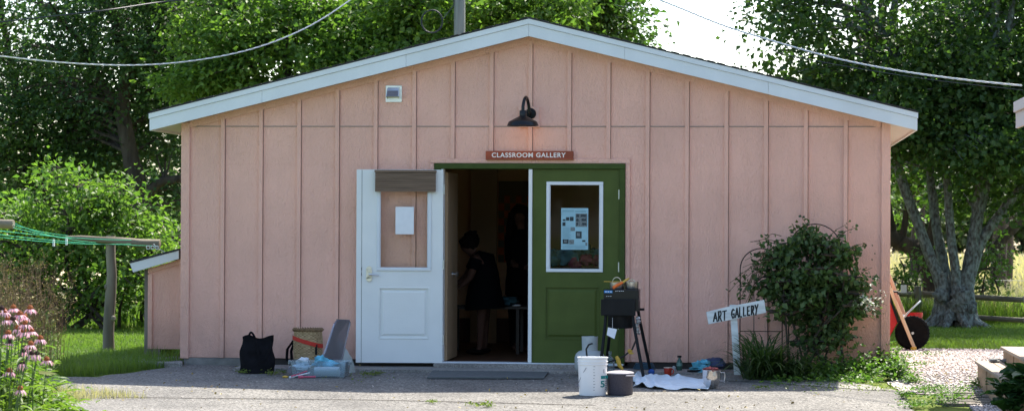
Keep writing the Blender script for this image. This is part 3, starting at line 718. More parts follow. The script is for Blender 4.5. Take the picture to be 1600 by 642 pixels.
# poster behind the green door's window
a = px2(877, 325, 0.); b_ = px2(919, 390, 0.)
S = empty('poster', ((a[0]+b_[0])/2, -.01, b_[1]), 'pale blue event poster with small dark pictures in the green door window', 'poster')
PX0, PX1, PZ0, PZ1 = a[0], b_[0], b_[1], a[1]
MB().box(PX0, PX1, -.0090, -.0075, PZ0, PZ1).build('sheet', M['posterblue'], S)
dk = MB(); gy = MB(); tx = MB()
def pr(mb, u0, u1, v0, v1, l=0): mb.box(PX0+(PX1-PX0)*u0, PX0+(PX1-PX0)*u1, -.0105-l*.0005, -.0091, PZ1+(PZ0-PZ1)*v1, PZ1+(PZ0-PZ1)*v0)
pr(dk, .06, .16, .27, .31); pr(dk, .18, .30, .22, .30); pr(dk, .32, .46, .21, .31); pr(dk, .05, .16, .34, .43)
pr(gy, .53, .96, .13, .45); 
for i in range(3): pr(dk, .56, .66-.02*i, .15+i*.1, .22+i*.1, 1); pr(dk, .72+.03*i, .93, .155+i*.1, .21+i*.1, 1)
pr(gy, .35, .51, .46, .55); pr(dk, .54, .76, .56, .73); pr(gy, .58, .70, .60, .68, 1); pr(dk, .06, .28, .75, .86); pr(gy, .12, .22, .77, .83, 1); pr(gy, .30, .48, .76, .87); pr(dk, .78, .90, .77, .81); pr(gy, .90, .97, .83, .9)
for v in (.05, .075): pr(tx, .05, .47, v, v+.012); pr(tx, .52, .92, v+.01, v+.022)
for i in range(12): pr(tx, .06, .3+.1*((i*7) % 3)/3, .47+i*.022, .476+i*.022)
for i in range(3): pr(tx, .06, .9, .90+i*.025, .908+i*.025)
dk.build('pictures', M['posterdark'], S); gy.build('grey_blocks', M['postergrey'], S); tx.build('text_lines', M['postertext'], S)
# lumps imitating reflections, added on a rack behind the green door's window
S = empty('reflection_rack', (.5, .45, .045), 'added teal and maroon lumps imitating reflections behind the green door window', 'rack')
w = MB(); w.box(.15, .9, .3, .65, 1.0, 1.03)
for x in (.17, .88):
    for y in (.32, .63): w.box(x-.015, x+.015, y-.015, y+.015, .04, 1.0)
w.build('shelf', M['tabledark'], S)
w = MB(); rr = random.Random(4)
for i in range(7): w.blob((.2+i*.11, .42+rr.uniform(-.05, .05), 1.13+rr.uniform(0, .08)), .09, .1, .09, .2, seed=i)
w.build('teal_reflection_lumps', M['pile_teal'], S, smooth=True)
w = MB()
for i in range(4): w.blob((.45+i*.12, .34, 1.08+rr.uniform(0, .04)), .07, .07, .06, .2, seed=i+20)
w.build('maroon_reflection_lumps', M['reflection_maroon'], S, smooth=True)
# quilt on the back wall
q0 = W(779, 283, 4.85); q1 = W(850, 410, 4.85)
S = empty('wall_quilt', ((q0.x+q1.x)/2, 4.88, q1.z), 'orange and grey patchwork quilt hanging on the dim back wall', 'quilt')
o_ = MB(); g_ = MB(); nx, nz = 8, 11
for i in range(nx):
    for j in range(nz):
        x0 = q0.x+(q1.x-q0.x)*i/nx; x1 = q0.x+(q1.x-q0.x)*(i+1)/nx; z0 = q1.z+(q0.z-q1.z)*j/nz; z1 = q1.z+(q0.z-q1.z)*(j+1)/nz
        (o_ if (i+j) % 2 and j < 9 else g_).box(x0, x1, 4.86, 4.88, z0, z1)
o_.build('orange_patches', M['quiltorange'], S); g_.build('grey_patches', M['quiltgrey'], S)
# ================================================================== LEAN-TO
YS = .7
def sx(px, py): return px2(px, py, YS)
a = sx(228, 420); b_ = sx(283, 545)
S = empty('lean_to_shed', (a[0]+.2, YS, .0), 'small pink lean-to shed with a white roof edge against the left wall', 'shed')
p0 = sx(207, 411); p0b = sx(212, 425); p1 = sx(283, 391); p1b = sx(283, 404)
x0, x1 = a[0], XL-.005; z0 = b_[1]
zt = lambda x: p0b[1]+(p1b[1]-p0b[1])*(x-p0b[0])/(p1b[0]-p0b[0])-.003
w = MB(); w.prism([(x0+.03, z0), (x1, z0), (x1, zt(x1)), (x0+.03, zt(x0+.03))], YS, YS+.03); w.box(x0+.03, x0+.06, YS+.03, YS+2.4, z0, zt(x0)-.01)
w.build('wall', M['pink'], S)
w = MB(); w.box(x0+.028, x0+.075, YS-.02, YS-.002, z0, zt(x0)-.052); w.prism([(x0+.028, zt(x0+.028)-.05), (x1, zt(x1)-.05), (x1, zt(x1)), (x0+.028, zt(x0+.028))], YS-.02, YS-.002)
w.build('trim', M['pink'], S)
w = MB(); w.box(x0-.012, x0+.026, YS-.01, YS+.03, .0, zt(x0)); w.box(x0+.027, x0+.16, YS+.005, YS+.05, 0., z0-.005); w.build('post', M['greywood'], S)
w = MB(); w.prism([p0b, p1b, p1, p0], YS-.11, YS-.09); fa = w.build('fascia', M['whitetrim'], S, bevel=.002)
w = MB(); w.prism([(p0[0]-.01, p0[1]+.002), (p1[0], p1[1]+.002), (p1[0], p1[1]+.022), (p0[0]-.01, p0[1]+.022)], YS-.12, YS+2.5); w.build('roof', M['shingle'], S)
q = [Gd(213, 571), Gd(285, 573), Gd(287, 560), Gd(225, 560)]
MB().prismz([(v.x, v.y) for v in q], -.05, .035).build('concrete_slab', M['concrete'], kind='structure', bevel=.01)

# ================================================================== CLOTHESLINE
def logx(name, pts, r, m, parent=None, n=12, **kw):
    w = MB(); w.tube(pts, r, n, noise=.06); return w.build(name, m, parent, smooth=True, **kw)
g = Gd(172, 549); Yp = g.y
S = empty('clothesline_post', (g.x, g.y, 0), 'weathered log clothesline post with crossbar standing on the lawn left of the shed', 'post')
P = [W(x, y, Yp) for x, y in ((170, 556), (169, 520), (171, 490), (173, 460), (175, 430), (173, 400), (173, 368))]
logx('upright', P, [.075, .068, .062, .064, .058, .056, .055], M['greywood'], S)
w = MB(); k = W(176, 497, Yp); w.blob((k.x+.02, k.y-.045, k.z), .03, .03, .035, .1); k = W(167, 448, Yp); w.blob((k.x, k.y-.04, k.z), .02, .02, .03, .1); w.build('knot', M['greywood'], S, smooth=True)
P = [W(x, y, Yp-.07) for x, y in ((103, 372), (130, 372.5), (160, 375), (190, 377), (220, 380), (250, 381))]
logx('crossbar', P, [.030, .033, .038, .046, .05, .05], M['greywoodh'], S)
Y2 = -4.2
a = W(-60, 349, Y2); b_ = W(21, 350, Y2); S2 = empty('clothesline_post', (a.x+.1, Y2, -.12), 'near clothesline post whose cut log crossbar enters at the left edge', 'post')
logx('crossbar', [a, W(-20, 349, Y2), b_], [.04, .04, .041], M['greywoodh'], S2)
logx('upright', [(a.x+.12, Y2+.07, -.12), (a.x+.1, Y2+.07, 1.6)], .055, M['greywood'], S2)
ln = [((21, 352), (103+3, 368)), ((21, 356), (150, 379)), ((-5, 360), (205, 375)), ((-5, 366), (245, 384)), ((-5, 370), (205, 381)), ((20, 348), (112, 372))]
for i, (p, q) in enumerate(ln):
    A = W(p[0], p[1], Y2-.03); Bq = W(q[0], q[1], Yp-.12); pts = []
    for k in range(13):
        t = k/12; v = A.lerp(Bq, t); v.z -= .012*4*t*(1-t)*(1+.3*i); pts.append(v)
    w = MB(); w.tube(pts, .0032, 5)
    nm = ['topmost', 'second', 'third', 'fourth', 'lowest', 'shortest'][i]
    tag(w.build('clothesline', M['greenline']), nm+' of the thin green clotheslines strung to the log crossbar', 'clothesline', 'green clotheslines')
for i, (px, py, lab) in enumerate(((168/2*1+0, 378, 'pale clothes peg clipped on the green lines near the left edge'), (104, 376, 'pale clothes peg by the left end of the crossbar'))):
    p = W(px, py, Yp-.25); w = MB(); w.box(p.x-.012, p.x-.002, Yp-.26, Yp-.24, p.z-.05, p.z+.03); w.box(p.x+.002, p.x+.012, Yp-.262, Yp-.242, p.z-.05, p.z+.03)
    w.box(p.x-.0019, p.x+.0019, Yp-.258, Yp-.244, p.z-.01, p.z+.0)
    tag(w.build('clothes_peg', M['paper']), lab, 'clothes peg')
p = W(244, 391, YS+.3); w = MB()
for i in range(3): w.tube([(p.x-.09+.05*i+.02*math.cos(t), YS+.3, p.z+.03+.018*math.sin(t)) for t in [j*.6 for j in range(11)]], .006, 6)
w.tube([W(262, 396, YS+.3), W(252, 391, YS+.3), W(243, 384, YS+.3), W(240, 381, Yp)], .004, 5)
tag(w.build('rope_coil', M['wirewhite'], smooth=True), 'pale coil of rope lying on the lean-to roof edge', 'rope')

# ================================================================== THINGS LEFT OF THE DOORS
def loopband(pts, wdt, th, axis=Vector((0, 1, 0))):
    w = MB(); v = []; n = len(pts)
    for i, p in enumerate(pts):
        p = Vector(p); t = (Vector(pts[min(i+1, n-1)])-Vector(pts[max(i-1, 0)])).normalized(); s_ = axis; u = t.cross(s_).normalized()
        for a, b in ((-1, -1), (1, -1), (1, 1), (-1, 1)): v.append(p+s_*a*wdt/2+u*b*th/2)
    f = [(i*4+k, i*4+(k+1) % 4, (i+1)*4+(k+1) % 4, (i+1)*4+k) for i in range(n-1) for k in range(4)]+[(3, 2, 1, 0), tuple((n-1)*4+k for k in range(4))]
    w.add(v, f); return w
# tote bag
g = Gd(401, 583); Y = g.y+.07
S = empty('tote_bag', (g.x, Y, g.z), 'black canvas tote bag with loop handles slumped against the wall at left', 'bag')
A = W(374, 583, Y); Bq = W(428, 583, Y); T0 = W(379, 526, Y); T1 = W(426, 527, Y)
w = MB(); rr = random.Random(3); nu, nv = 14, 10; v = []
for side in (0, 1):
    for j in range(nv+1):
        for i in range(nu+1):
            s_, t = i/nu, j/nv
            xl = A.x+(T0.x-A.x)*t; xr = Bq.x+(T1.x-Bq.x)*t
            x = xl+(xr-xl)*s_+.012*math.sin(t*9+s_*5)
            z = g.z+.004+(T0.z-g.z)*t+(.018*math.sin(s_*8) if j == nv else 0)
            dpt = (.12-.075*t)*(math.sin(math.pi*min(max(s_, .02), .98))**.35)
            y = Y+(-1 if side == 0 else 1)*dpt+(.012*math.sin(s_*11+t*6)+.008*math.sin(t*17))
            v.append((x, y, z))
n1 = (nu+1)*(nv+1); f = []
for j in range(nv):
    for i in range(nu):
        a = j*(nu+1)+i; f.append((a, a+1, a+nu+2, a+nu+1)); f.append((n1+a+1, n1+a, n1+a+nu+1, n1+a+nu+2))
for j in range(nv):
    for i in (0, nu): a = j*(nu+1)+i; f.append((a, a+nu+1, n1+a+nu+1, n1+a))
for i in range(nu): f.append((i, n1+i, n1+i+1, i+1))
w.add(v, f); w.build('bag_body', M['fabricblack'], S, smooth=True)
for (xa, za), (xm, zm), (xb, zb2), yy in (((388, 535), (390, 519), (400, 532), Y+.06), ((399, 530), (408, 563), (424, 535), Y-.105)):
    pts = []
    for k in range(13):
        t = k/12; x = (1-t)**2*xa+2*t*(1-t)*xm*1.0+t*t*xb; z = (1-t)**2*za+2*t*(1-t)*(zm*2-(za+zb2)/2)+t*t*zb2; pts.append(W(x, z, yy))
    loopband(pts, .004, .022).build('handle', M['fabricblack'], S, smooth=True)
# pack basket
Y = -.45; A = W(459, 572, Y); Bq = W(503, 572, Y); cx = (A.x+Bq.x)/2; cz = gz(0, Y)+.005; ztop = W(480, 515, Y).z; r0 = (Bq.x-A.x)/2
S = empty('pack_basket', (cx, Y, cz), 'tall woven splint pack basket with a red strap and black shoulder straps', 'basket')
nt_, nl = 40, 30; vs = []; fs = []; rn = []
for j in range(nl):
    z0 = cz+(ztop-cz)*j/nl; z1 = cz+(ztop-cz)*(j+1)/nl-.001
    for i in range(nt_):
        t0, t1 = 2*math.pi*i/nt_, 2*math.pi*(i+1)/nt_; up = ((i+j) % 2)*.007
        rad = r0*(.90+.10*math.sin(min(1, j/nl*1.1)*2.2))*(.97 if j > nl*.8 else 1)
        for an, q in ((t0, 0), ((t0+t1)/2, 1), (t1, 0)):
            for z in (z0, z1): rr_ = rad+(up if q else .001); vs.append((cx+rr_*math.cos(an), Y+rr_*.85*math.sin(an), z))
        b0 = len(vs)-6; fs += [(b0, b0+2, b0+3, b0+1), (b0+2, b0+4, b0+5, b0+3)]; c_ = random.random()*.7+.3*((i+j) % 2); rn += [c_, c_]
npmesh('woven_body', np.array(vs), np.array(fs), M['wicker'], S, np.array(rn))
w = MB()
for k in range(34):
    a = 2*math.pi*k/34; b2 = a+.3; w.tube([(cx+(r0*.98)*math.cos(a), Y+r0*.84*math.sin(a), ztop-.012), (cx+(r0+.012)*math.cos((a+b2)/2), Y+(r0+.01)*.85*math.sin((a+b2)/2), ztop+.004), (cx+r0*.98*math.cos(b2), Y+r0*.84*math.sin(b2), ztop+.018)], .007, 6)
w.tube([(cx+r0*.97*math.cos(t), Y+r0*.83*math.sin(t), ztop) for t in [2*math.pi*k/32 for k in range(33)]], .011, 8, cap=False); w.build('rim', M['wickerdark'], S, smooth=True)
pts = [(cx+(r0+.012)*math.cos(t), Y+(r0+.012)*.86*math.sin(t), W(480, 533, Y).z-.045*(math.cos(t))*1.0) for t in [math.pi+math.pi*k/16 for k in range(17)]]
w = MB(); v = []; 
for p in pts: v += [(p[0], p[1]-.003, p[2]-.021), (p[0], p[1]-.003, p[2]+.021)]
w.add(v, [(2*i, 2*i+2, 2*i+3, 2*i+1) for i in range(16)]); w.build('red_strap', M['strapred'], S, smooth=True)
for pl_ in ([(459, 531), (449, 545), (448, 560), (454, 570)], [(460, 534), (455, 548), (456, 562), (460, 572)]):
    loopband([W(x, y, Y-.02) for x, y in pl_], .03, .004, Vector((.8, .6, 0))).build('shoulder_strap', M['fabricblack'], S, smooth=True)
w = MB(); x_ = W(497, 540, Y).x; w.box(x_-.012, x_+.012, Y-r0*.72, Y-r0*.70, W(497, 553, Y).z, W(497, 537, Y).z); w.build('buckle', M['black'], S)
# clear bin
Y0 = Gd(500, 590).y; Y1 = Y0+.30; zf = gz(0, Y0)+.006; A = W(452, 589, Y0); Bq = W(541, 589, Y0); zt_ = W(500, 565, Y0).z
S = empty('plastic_bin', ((A.x+Bq.x)/2, Y0, zf), 'open clear plastic storage bin full of bags and paper towels by the basket', 'bin')
w = MB()
def tub(w, x0, x1, y0, y1, z0, z1, fl, th, rc=.03):
    def ring(xa, xb, ya, yb, z, r):
        o = []
        for (cx_, cy_, s0) in ((xb-r, yb-r, 0), (xa+r, yb-r, 1), (xa+r, ya+r, 2), (xb-r, ya+r, 3)):
            for k in range(5): a = math.pi/2*(s0+k/4); o.append((cx_+r*math.cos(a), cy_+r*math.sin(a), z))
        return o
    rings = [ring(x0+fl, x1-fl, y0+fl, y1-fl, z0, rc), ring(x0, x1, y0, y1, z1, rc), ring(x0-.015, x1+.015, y0-.012, y1+.012, z1, rc), ring(x0-.015, x1+.015, y0-.012, y1+.012, z1+.006, rc), ring(x0+th, x1-th, y0+th, y1-th, z1+.006, rc), ring(x0+fl+th, x1-fl-th, y0+fl+th, y1-fl-th, z0+th, rc)]
    v = sum(rings, []); n = 20
    f = [(i*n+k, i*n+(k+1) % n, (i+1)*n+(k+1) % n, (i+1)*n+k) for i in range(5) for k in range(n)]+[tuple(range(n-1, -1, -1)), tuple(5*n+k for k in range(n))]
    w.add(v, f)
tub(w, A.x, Bq.x, Y0, Y1, zf, zt_, .02, .003); w.build('bin_body', M['plasticclear'], S, smooth=True)
w = MB()
for x_, s_ in ((A.x-.018, 1), (Bq.x+.018, -1)): w.box(x_-.008, x_+.008, Y0+.06, Y0+.16, zt_-.03, zt_+.012)
w.build('latch_handle', M['plasticclear'], S, bevel=.003)
YBN = Y0+.14
def px3(px, py, Y): return W(px, py, Y)
p = px3(475, 566, YBN); w = MB(); w.blob((p.x, YBN, p.z), .062, .06, .05, .22, seed=3); w.blob((p.x-.02, YBN-.02, p.z-.05), .10, .06, .035, .2, seed=8)
tag(w.build('plastic_bag', M['bagwhite'], smooth=True), 'crumpled whitish plastic bag in the left half of the bin', 'bag')
p = px3(501, 564, YBN); w = MB(); w.blob((p.x, YBN, p.z), .065, .06, .055, .25, seed=5); w.blob((p.x+.05, YBN+.02, p.z-.03), .12, .06, .04, .2, seed=15)
tag(w.build('plastic_bag', M['bagblue'], smooth=True), 'crumpled turquoise plastic bag heaped in the middle of the bin', 'bag')
p = px3(511, 581, YBN-.06); w = MB(); w.lathe([(.008, -.125), (.045, -.125), (.046, -.12), (.046, .12), (.045, .125), (.008, .125)], (p.x, YBN-.06, zf+.055), 20, 'x')
tag(w.build('paper_towel_roll', M['paperroll'], smooth=True), 'white roll of paper towel lying at the front of the bin', 'paper towel')
p = px3(457, 580, YBN-.06); w = MB(); w.lathe([(.001, -.02), (.04, -.02), (.044, -.012), (.044, .012), (.038, .02), (.001, .02)], (p.x, YBN-.06, zf+.06), 18, 'y')
tag(w.build('tape_roll', M['greyplastic'], smooth=True), 'dark round roll of tape standing in the left end of the bin', 'tape')
for (a, b_, mm, lab, r_) in (((452, 590), (484, 582), 'paperroll', 'pale paint brush lying in front of the bin', .008), ((466, 590), (493, 588), 'brushpink', 'pink handled brush lying on the ground at the bin front', .012), ((455, 588), (480, 579), 'brushpink', 'pink brush leaning up on the left front of the bin', .007)):
    pa = W(a[0], a[1], Y0-.06); pb = W(b_[0], b_[1], Y0-.03); pa.z = max(pa.z, gz(0, Y0-.06)+r_); pb.z = max(pb.z, gz(0, Y0-.06)+r_)
    w = MB(); w.tube([pa, pa.lerp(pb, .25), pa.lerp(pb, .3), pb], [r_*1.4, r_*1.3, r_*.7, r_*.8], 8)
    tag(w.build('paint_brush', M[mm], smooth=True), lab, 'brush', 'brushes by the bin')
p = Gd(446, 590); w = MB(); w.blob((p.x, p.y, p.z+.012), .028, .02, .012, .15, seed=2, zmin=p.z); tag(w.build('sponge', M['yellow'], smooth=True), 'small yellow scrap on the ground at the left corner of the bin', 'sponge')
# leaning lid
Yl = -.30
c4 = [W(505, 560, Yl), W(536, 560, Yl), W(548, 500, Yl+.12), W(521, 500, Yl+.12)]
c4 = [W(503, 561, Y0+.26), W(533, 566, Y0+.5), W(548, 500, Y0+.52), W(524, 499, Y0+.32)]
S = empty('bin_lid', tuple((c4[0]+c4[1])/2), 'translucent plastic bin lid leaning upright behind the bin', 'lid')
def quadslab(w, c, th, q=.12, n=5):
    c = [Vector(x) for x in c]; nrm = (c[1]-c[0]).cross(c[3]-c[0]).normalized()
    ring = []
    for i in range(4):
        a, b, d = c[i-1], c[i], c[(i+1) % 4]
        s0 = b.lerp(a, q*min(1, .4/ (b-a).length*.5)); s1 = b.lerp(d, q*min(1, .4/(b-d).length*.5))
        for k in range(n): t = k/(n-1); ring.append(s0*(1-t)**2+b*2*t*(1-t)+s1*t*t)
    m_ = len(ring); cc = sum(ring, Vector())/m_
    inner = [p.lerp(cc, .07) for p in ring]
    v = [p for p in ring]+[p+nrm*th for p in ring]+[p+nrm*th for p in inner]+[p+nrm*th*.2 for p in inner]
    f = [tuple(range(m_))]+[((i, (i+1) % m_, r*m_+m_+(i+1) % m_, r*m_+m_+i) if r == 0 else (r*m_+i, r*m_+(i+1) % m_, (r+1)*m_+(i+1) % m_, (r+1)*m_+i)) for r in range(3) for i in range(m_)]+[tuple(3*m_+i for i in range(m_))]
    w.add(v, f)
w = MB(); quadslab(w, c4, .012, .25); w.build('lid_panel', M['plasticlid'], S)
w = MB()
for i in range(4):
    a, b = c4[i], c4[(i+1) % 4]; w.tube([a.lerp(b, .08), b.lerp(a, .08)], .006, 6)
w.build('lid_rim', M['plasticlid'], S, smooth=True)
# plastic sack to the right
w = MB(); p = W(541, 590, -.72); g0 = gz(0, -.72)
v = []; n = 16
prof = [(.09, .0), (.098, .07), (.095, .14), (.075, .2), (.055, .26), (.03, .31), (.008, .335)]
rr = random.Random(9)
for j, (r_, z) in enumerate(prof):
    for k in range(n):
        a = 2*math.pi*k/n; q = r_*(1+.12*math.sin(5*a+j)+rr.uniform(-.1, .1)); v.append((p.x-z*.30+q*math.cos(a), -.72+q*.8*math.sin(a), g0+z*1.05))
w.add(v, [(j*n+k, j*n+(k+1) % n, (j+1)*n+(k+1) % n, (j+1)*n+k) for j in range(len(prof)-1) for k in range(n)]+[tuple((len(prof)-1)*n+k for k in range(n))])
tag(w.build('plastic_sack', M['plasticbag'], smooth=True), 'grey translucent plastic sack standing between the bin and the white door', 'sack')
# doormat
c4 = [Gd(667, 592), Gd(850, 592.5), Gd(858, 582), Gd(676, 581)]
w = MB(); w.prismz([(p.x, p.y) for p in c4], -.018, .004); S = tag(w.build('doormat', M['rubbermat'], bevel=.003), 'dark ribbed rubber doormat on the concrete in front of the doorway', 'mat')
for v in S.data.vertices: v.co.z = gz(0, v.co.y)+(.022 if v.co.z > 0 else .006)

# ================================================================== STOVE AND ITS SURROUNDINGS
SH = -.33; Ys = SH-.42
S = empty('camp_stove', (W(975, 585, Ys).x, Ys, gz(0, Ys)), 'black outdoor propane stove on four splayed legs beside the green door', 'stove')
def wb(w, a, b, y0, y1, Yr=None):
    p = W(a[0], a[1], Yr if Yr is not None else y0); q = W(b[0], b[1], Yr if Yr is not None else y0); w.box(p.x, q.x, y0, y1, q.z, p.z)
w = MB(); wb(w, (943, 452), (998, 486), SH-.60, SH-.28); w.build('griddle_box', M['blackgloss'], S, bevel=.006)
w = MB(); wb(w, (939, 467), (993, 493), SH-.64, SH-.603, SH-.62); w.build('front_panel', M['black'], S, bevel=.005)
w = MB(); p = W(969, 503, SH-.45); q = W(950, 512, SH-.45); w.lathe([(.001, 0), (.118, 0), (.125, .01), (.125, .14), (.001, .141)], (p.x, SH-.45, q.z), 28); w.build('burner_drum', M['black'], S, smooth=True)
w = MB(); 
p = W(944, 453.5, SH-.603); q = W(957, 457.5, SH-.603); w.box(p.x, q.x, SH-.604, SH-.601, q.z, p.z); w.build('label', M['bluelabel'], S)
w = MB()
for i in range(3): x_ = p.x+(q.x-p.x)*(.12+.3*i); w.box(x_, x_+(q.x-p.x)*.18, SH-.6055, SH-.6042, q.z+.008, p.z-.008)
for i in range(5): x_ = q.x+.03+i*.018; w.box(x_, x_+.01, SH-.6035, SH-.6012, p.z-.008+.002*(i % 2), p.z-.001)
for i in range(3): x_ = p.x+.02+i*.02; w.box(x_, x_+.012, SH-.6035, SH-.6012, q.z-.035, q.z-.031)
w.build('label_marks', M['paper'], S)
feet = [((947, 495), (936, 578), SH-.60, SH-.75), ((954, 508), (946, 570), SH-.30, SH-.12), ((988, 494), (1006, 588), SH-.60, SH-.78), ((997, 488), (1017, 580), SH-.30, SH-.12)]
for (a, b_, ya, yb) in feet:
    pa = W(a[0], a[1], ya); pb = W(b_[0], b_[1], yb); pb.z = gz(pb.x, yb)+.005
    pk = pa.lerp(pb, .12); sgn = 1 if a[0] > 970 else -1
    w = MB(); w.tube([(pa.x-.07*sgn, pa.y, pa.z+.045), (pa.x-.02*sgn, pa.y, pa.z+.035), (pa.x+.004*sgn, pa.y, pa.z+.01), pk, pb], .0165, 10)
    w.build('leg', M['black'], S, smooth=True)
w = MB(); p = W(1000, 470, SH-.4); w.lathe([(.001, 0), (.022, 0), (.022, .06), (.014, .07), (.014, .1), (.001, .1)][::1], (p.x-.02, SH-.42, W(1000, 480, SH-.4).z), 12); w.box(p.x-.02, p.x+.045, SH-.47, SH-.38, W(1000, 483, SH-.4).z-.01, W(1000, 483, SH-.4).z+.012); w.build('control_knob', M['black'], S, bevel=.002)
w = MB(); p = W(996, 508, SH-.5)
for i in range(5): w.blob((p.x+.012*math.sin(i*2.1), SH-.5, p.z+.07-.035*i), .022, .022, .02, .2, seed=i)
w.build('regulator', M['steelbrush'], S, smooth=True)
w = MB(); pts = [W(x, y, SH-.48) for x, y in ((995, 512), (994, 530), (988, 545), (975, 556), (962, 562), (950, 565), (938, 556), (925, 545))]
P = []
for i in range(len(pts)-1): P += [pts[i].lerp(pts[i+1], k/4) for k in range(4)]
w.tube(P+[pts[-1]], .0085, 8); w.build('gas_hose', M['hose'], S, smooth=True)
p = [W(950, 511, SH-.66), W(964, 514, SH-.66), W(960, 529, SH-.67), W(948, 523, SH-.67)]
w = MB(); w.add([tuple(v) for v in p]+[tuple(v+Vector((0, .002, 0))) for v in p], [(0, 1, 2, 3), (7, 6, 5, 4), (0, 4, 5, 1), (1, 5, 6, 2), (2, 6, 7, 3), (3, 7, 4, 0)]); w.tube([W(957, 496, SH-.65), W(957, 512, SH-.66)], .0015, 4); w.build('hang_tag', M['paper'], S)
for a, b_, yy in (((982, 552), (987, 545), SH-.5),):
    p = W(984, 548, yy); w = MB(); w.blob((p.x, yy, p.z), .022, .012, .018, .25, seed=5); w.blob((p.x+.012, yy-.008, p.z-.022), .02, .008, .01, .3, seed=6); w.build('yellow_tie', M['yellow'], S, smooth=True)
w = MB(); P = [W(x, y, SH-.6) for x, y in ((963, 556), (966, 562), (968, 570), (973, 577))]; w.tube(P, [.014, .022, .022, .012], 8, noise=.1); w.build('yellow_tie', M['yellow'], S, smooth=True)
# pans and utensils on the stove top
zt_ = W(970, 451.5, SH-.44).z
def pan(px0, px1, pyt, name, lab, mm):
    a = W(px0, pyt, SH-.44); b_ = W(px1, pyt, SH-.44); w = MB(); r_ = (b_.x-a.x)/2; h = a.z-zt_
    w.lathe([(.001, 0), (r_*.93, 0), (r_, .008), (r_, h), (r_+.006, h+.002), (r_-.004, h), (r_*.92, .012), (.001, .012)], ((a.x+b_.x)/2, SH-.44, zt_+.001), 28); o = w.build(name, mm, smooth=True); tag(o, lab, 'pan')
    return (a.x+b_.x)/2, r_, h, o
for args in ((953, 975, 441, 'saucepan', 'small steel pan with a wire loop handle on the stove top', M['steelbrush']), (977, 998, 440, 'saucepan', 'steel pan on the right half of the stove top', M['steelbrush'])):
    cx_, r_, h, o = pan(*args)
    w = MB(); w.tube([(cx_+(r_*.62 if args[0] < 960 else r_*.5)*math.cos(t), SH-.44-r_*.5, zt_+h-.002+(.055 if args[0] < 960 else .025)*math.sin(t)) for t in [math.pi*k/12 for k in range(13)]], .0045, 6); w.build('handle', M['metal'], o, smooth=True)
w = MB(); w.tube([W(958, 449.5, SH-.62), W(965, 445, SH-.60), W(973, 441, SH-.57)], [.017, .016, .012], 10); S1 = empty('spatula', tuple(W(958, 450, SH-.62)), 'spatula with an orange red handle lying across the pans', 'spatula'); w.build('grip', M['orange'], S1, smooth=True)
w = MB(); w.tube([W(973, 441, SH-.57), W(979, 437, SH-.55), W(983, 434.5, SH-.54)], [.012, .011, .008], 8); w.build('blade', M['yellow'], S1, smooth=True)
w = MB(); w.tube([W(943.5, 439.5, SH-.55), W(960, 440, SH-.54), W(975, 439.5, SH-.52)], .004, 6); tag(w.build('wooden_skewer', M['yellow'], smooth=True), 'thin yellow wooden stick lying level across the left pan', 'stick')
# propane tank
g = Gd(922, 588); Yt = g.y+.05; r_ = .152; p = W(921.5, 560, Yt); g0 = gz(0, Yt)
S = empty('propane_tank', (p.x, Yt, g0), 'pale grey propane tank behind the white bucket', 'gas tank')
w = MB(); sh_ = W(920, 547, Yt).z-g0; w.lathe([(.1, 0), (.105, .03), (.13, .045), (r_, .09), (r_, sh_-.07), (.14, sh_-.035), (.11, sh_-.008), (.05, sh_+.008), (.001, sh_+.01)], (p.x, Yt, g0), 36); w.build('cylinder_body', M['tank'], S, smooth=True)
w = MB(); ct = W(920, 525, Yt).z; v = []; n = 28; cut = 1
for k in range(n+1):
    a = R(-60)+R(300)*k/n
    for rr_, z in ((.078, g0+sh_-.0), (.083, ct), (.077, ct), (.072, g0+sh_)): v.append((p.x+rr_*math.cos(a+R(120)), Yt+rr_*math.sin(a+R(120)), z))
w.add(v, [(i*4+j, i*4+4+j, i*4+4+(j+1) % 4, i*4+(j+1) % 4) for i in range(n) for j in range(4)]); w.build('collar', M['tank'], S, smooth=True)
w = MB(); w.lathe([(.015, 0), (.018, .07), (.03, .075), (.03, .095), (.001, .096)], (p.x+.01, Yt, g0+sh_), 14); w.build('valve', M['black'], S, smooth=True)
P = [W(x, y, Yt-.17) for x, y in ((926, 536), (920, 538), (916, 545), (917, 556), (922, 568))]; w = MB(); w.tube(P, .009, 8); w.build('hose', M['hose'], S, smooth=True)
# bottle of clear cleaner
g = Gd(953, 588); p = W(953, 575, -.62); g0 = gz(0, -.62)
w = MB(); w.lathe([(.045, 0), (.048, .01), (.048, .13), (.03, .17), (.014, .185), (.014, .21), (.018, .212), (.018, .235), (.001, .236)], (p.x, -.62, g0), 20); tag(w.build('detergent_bottle', M['plasticclear'], smooth=True), 'clear plastic bottle between the gas tank and the stove leg', 'bottle')
# bucket
g = Gd(926, 619); Yb = g.y+.14; g0 = gz(0, Yb); A = W(902, 557, Yb); Bq = W(950, 557, Yb); r_ = (Bq.x-A.x)/2-.006; cx_ = (A.x+Bq.x)/2; h = A.z-g0
S = empty('bucket', (cx_, Yb, g0), 'white five gallon plastic bucket marked with a teal 5 standing on the asphalt', 'bucket')
w = MB(); w.lathe([(.001, 0), (r_*.90, 0), (r_*.91, .006), (r_*.985, h-.07), (r_*1.03, h-.068), (r_*1.03, h-.062), (r_*.99, h-.060), (r_*.995, h-.045), (r_*1.04, h-.043), (r_*1.04, h-.036), (r_*1.0, h-.034), (r_*1.0, h-.012), (r_*1.05, h-.01), (r_*1.05, h), (r_*.97, h), (r_*.96, h-.02), (r_*.88, .01), (.001, .01)], (cx_, Yb, g0), 48); w.build('bucket_body', M['bucket'], S, smooth=True)
w = MB(); pts = []
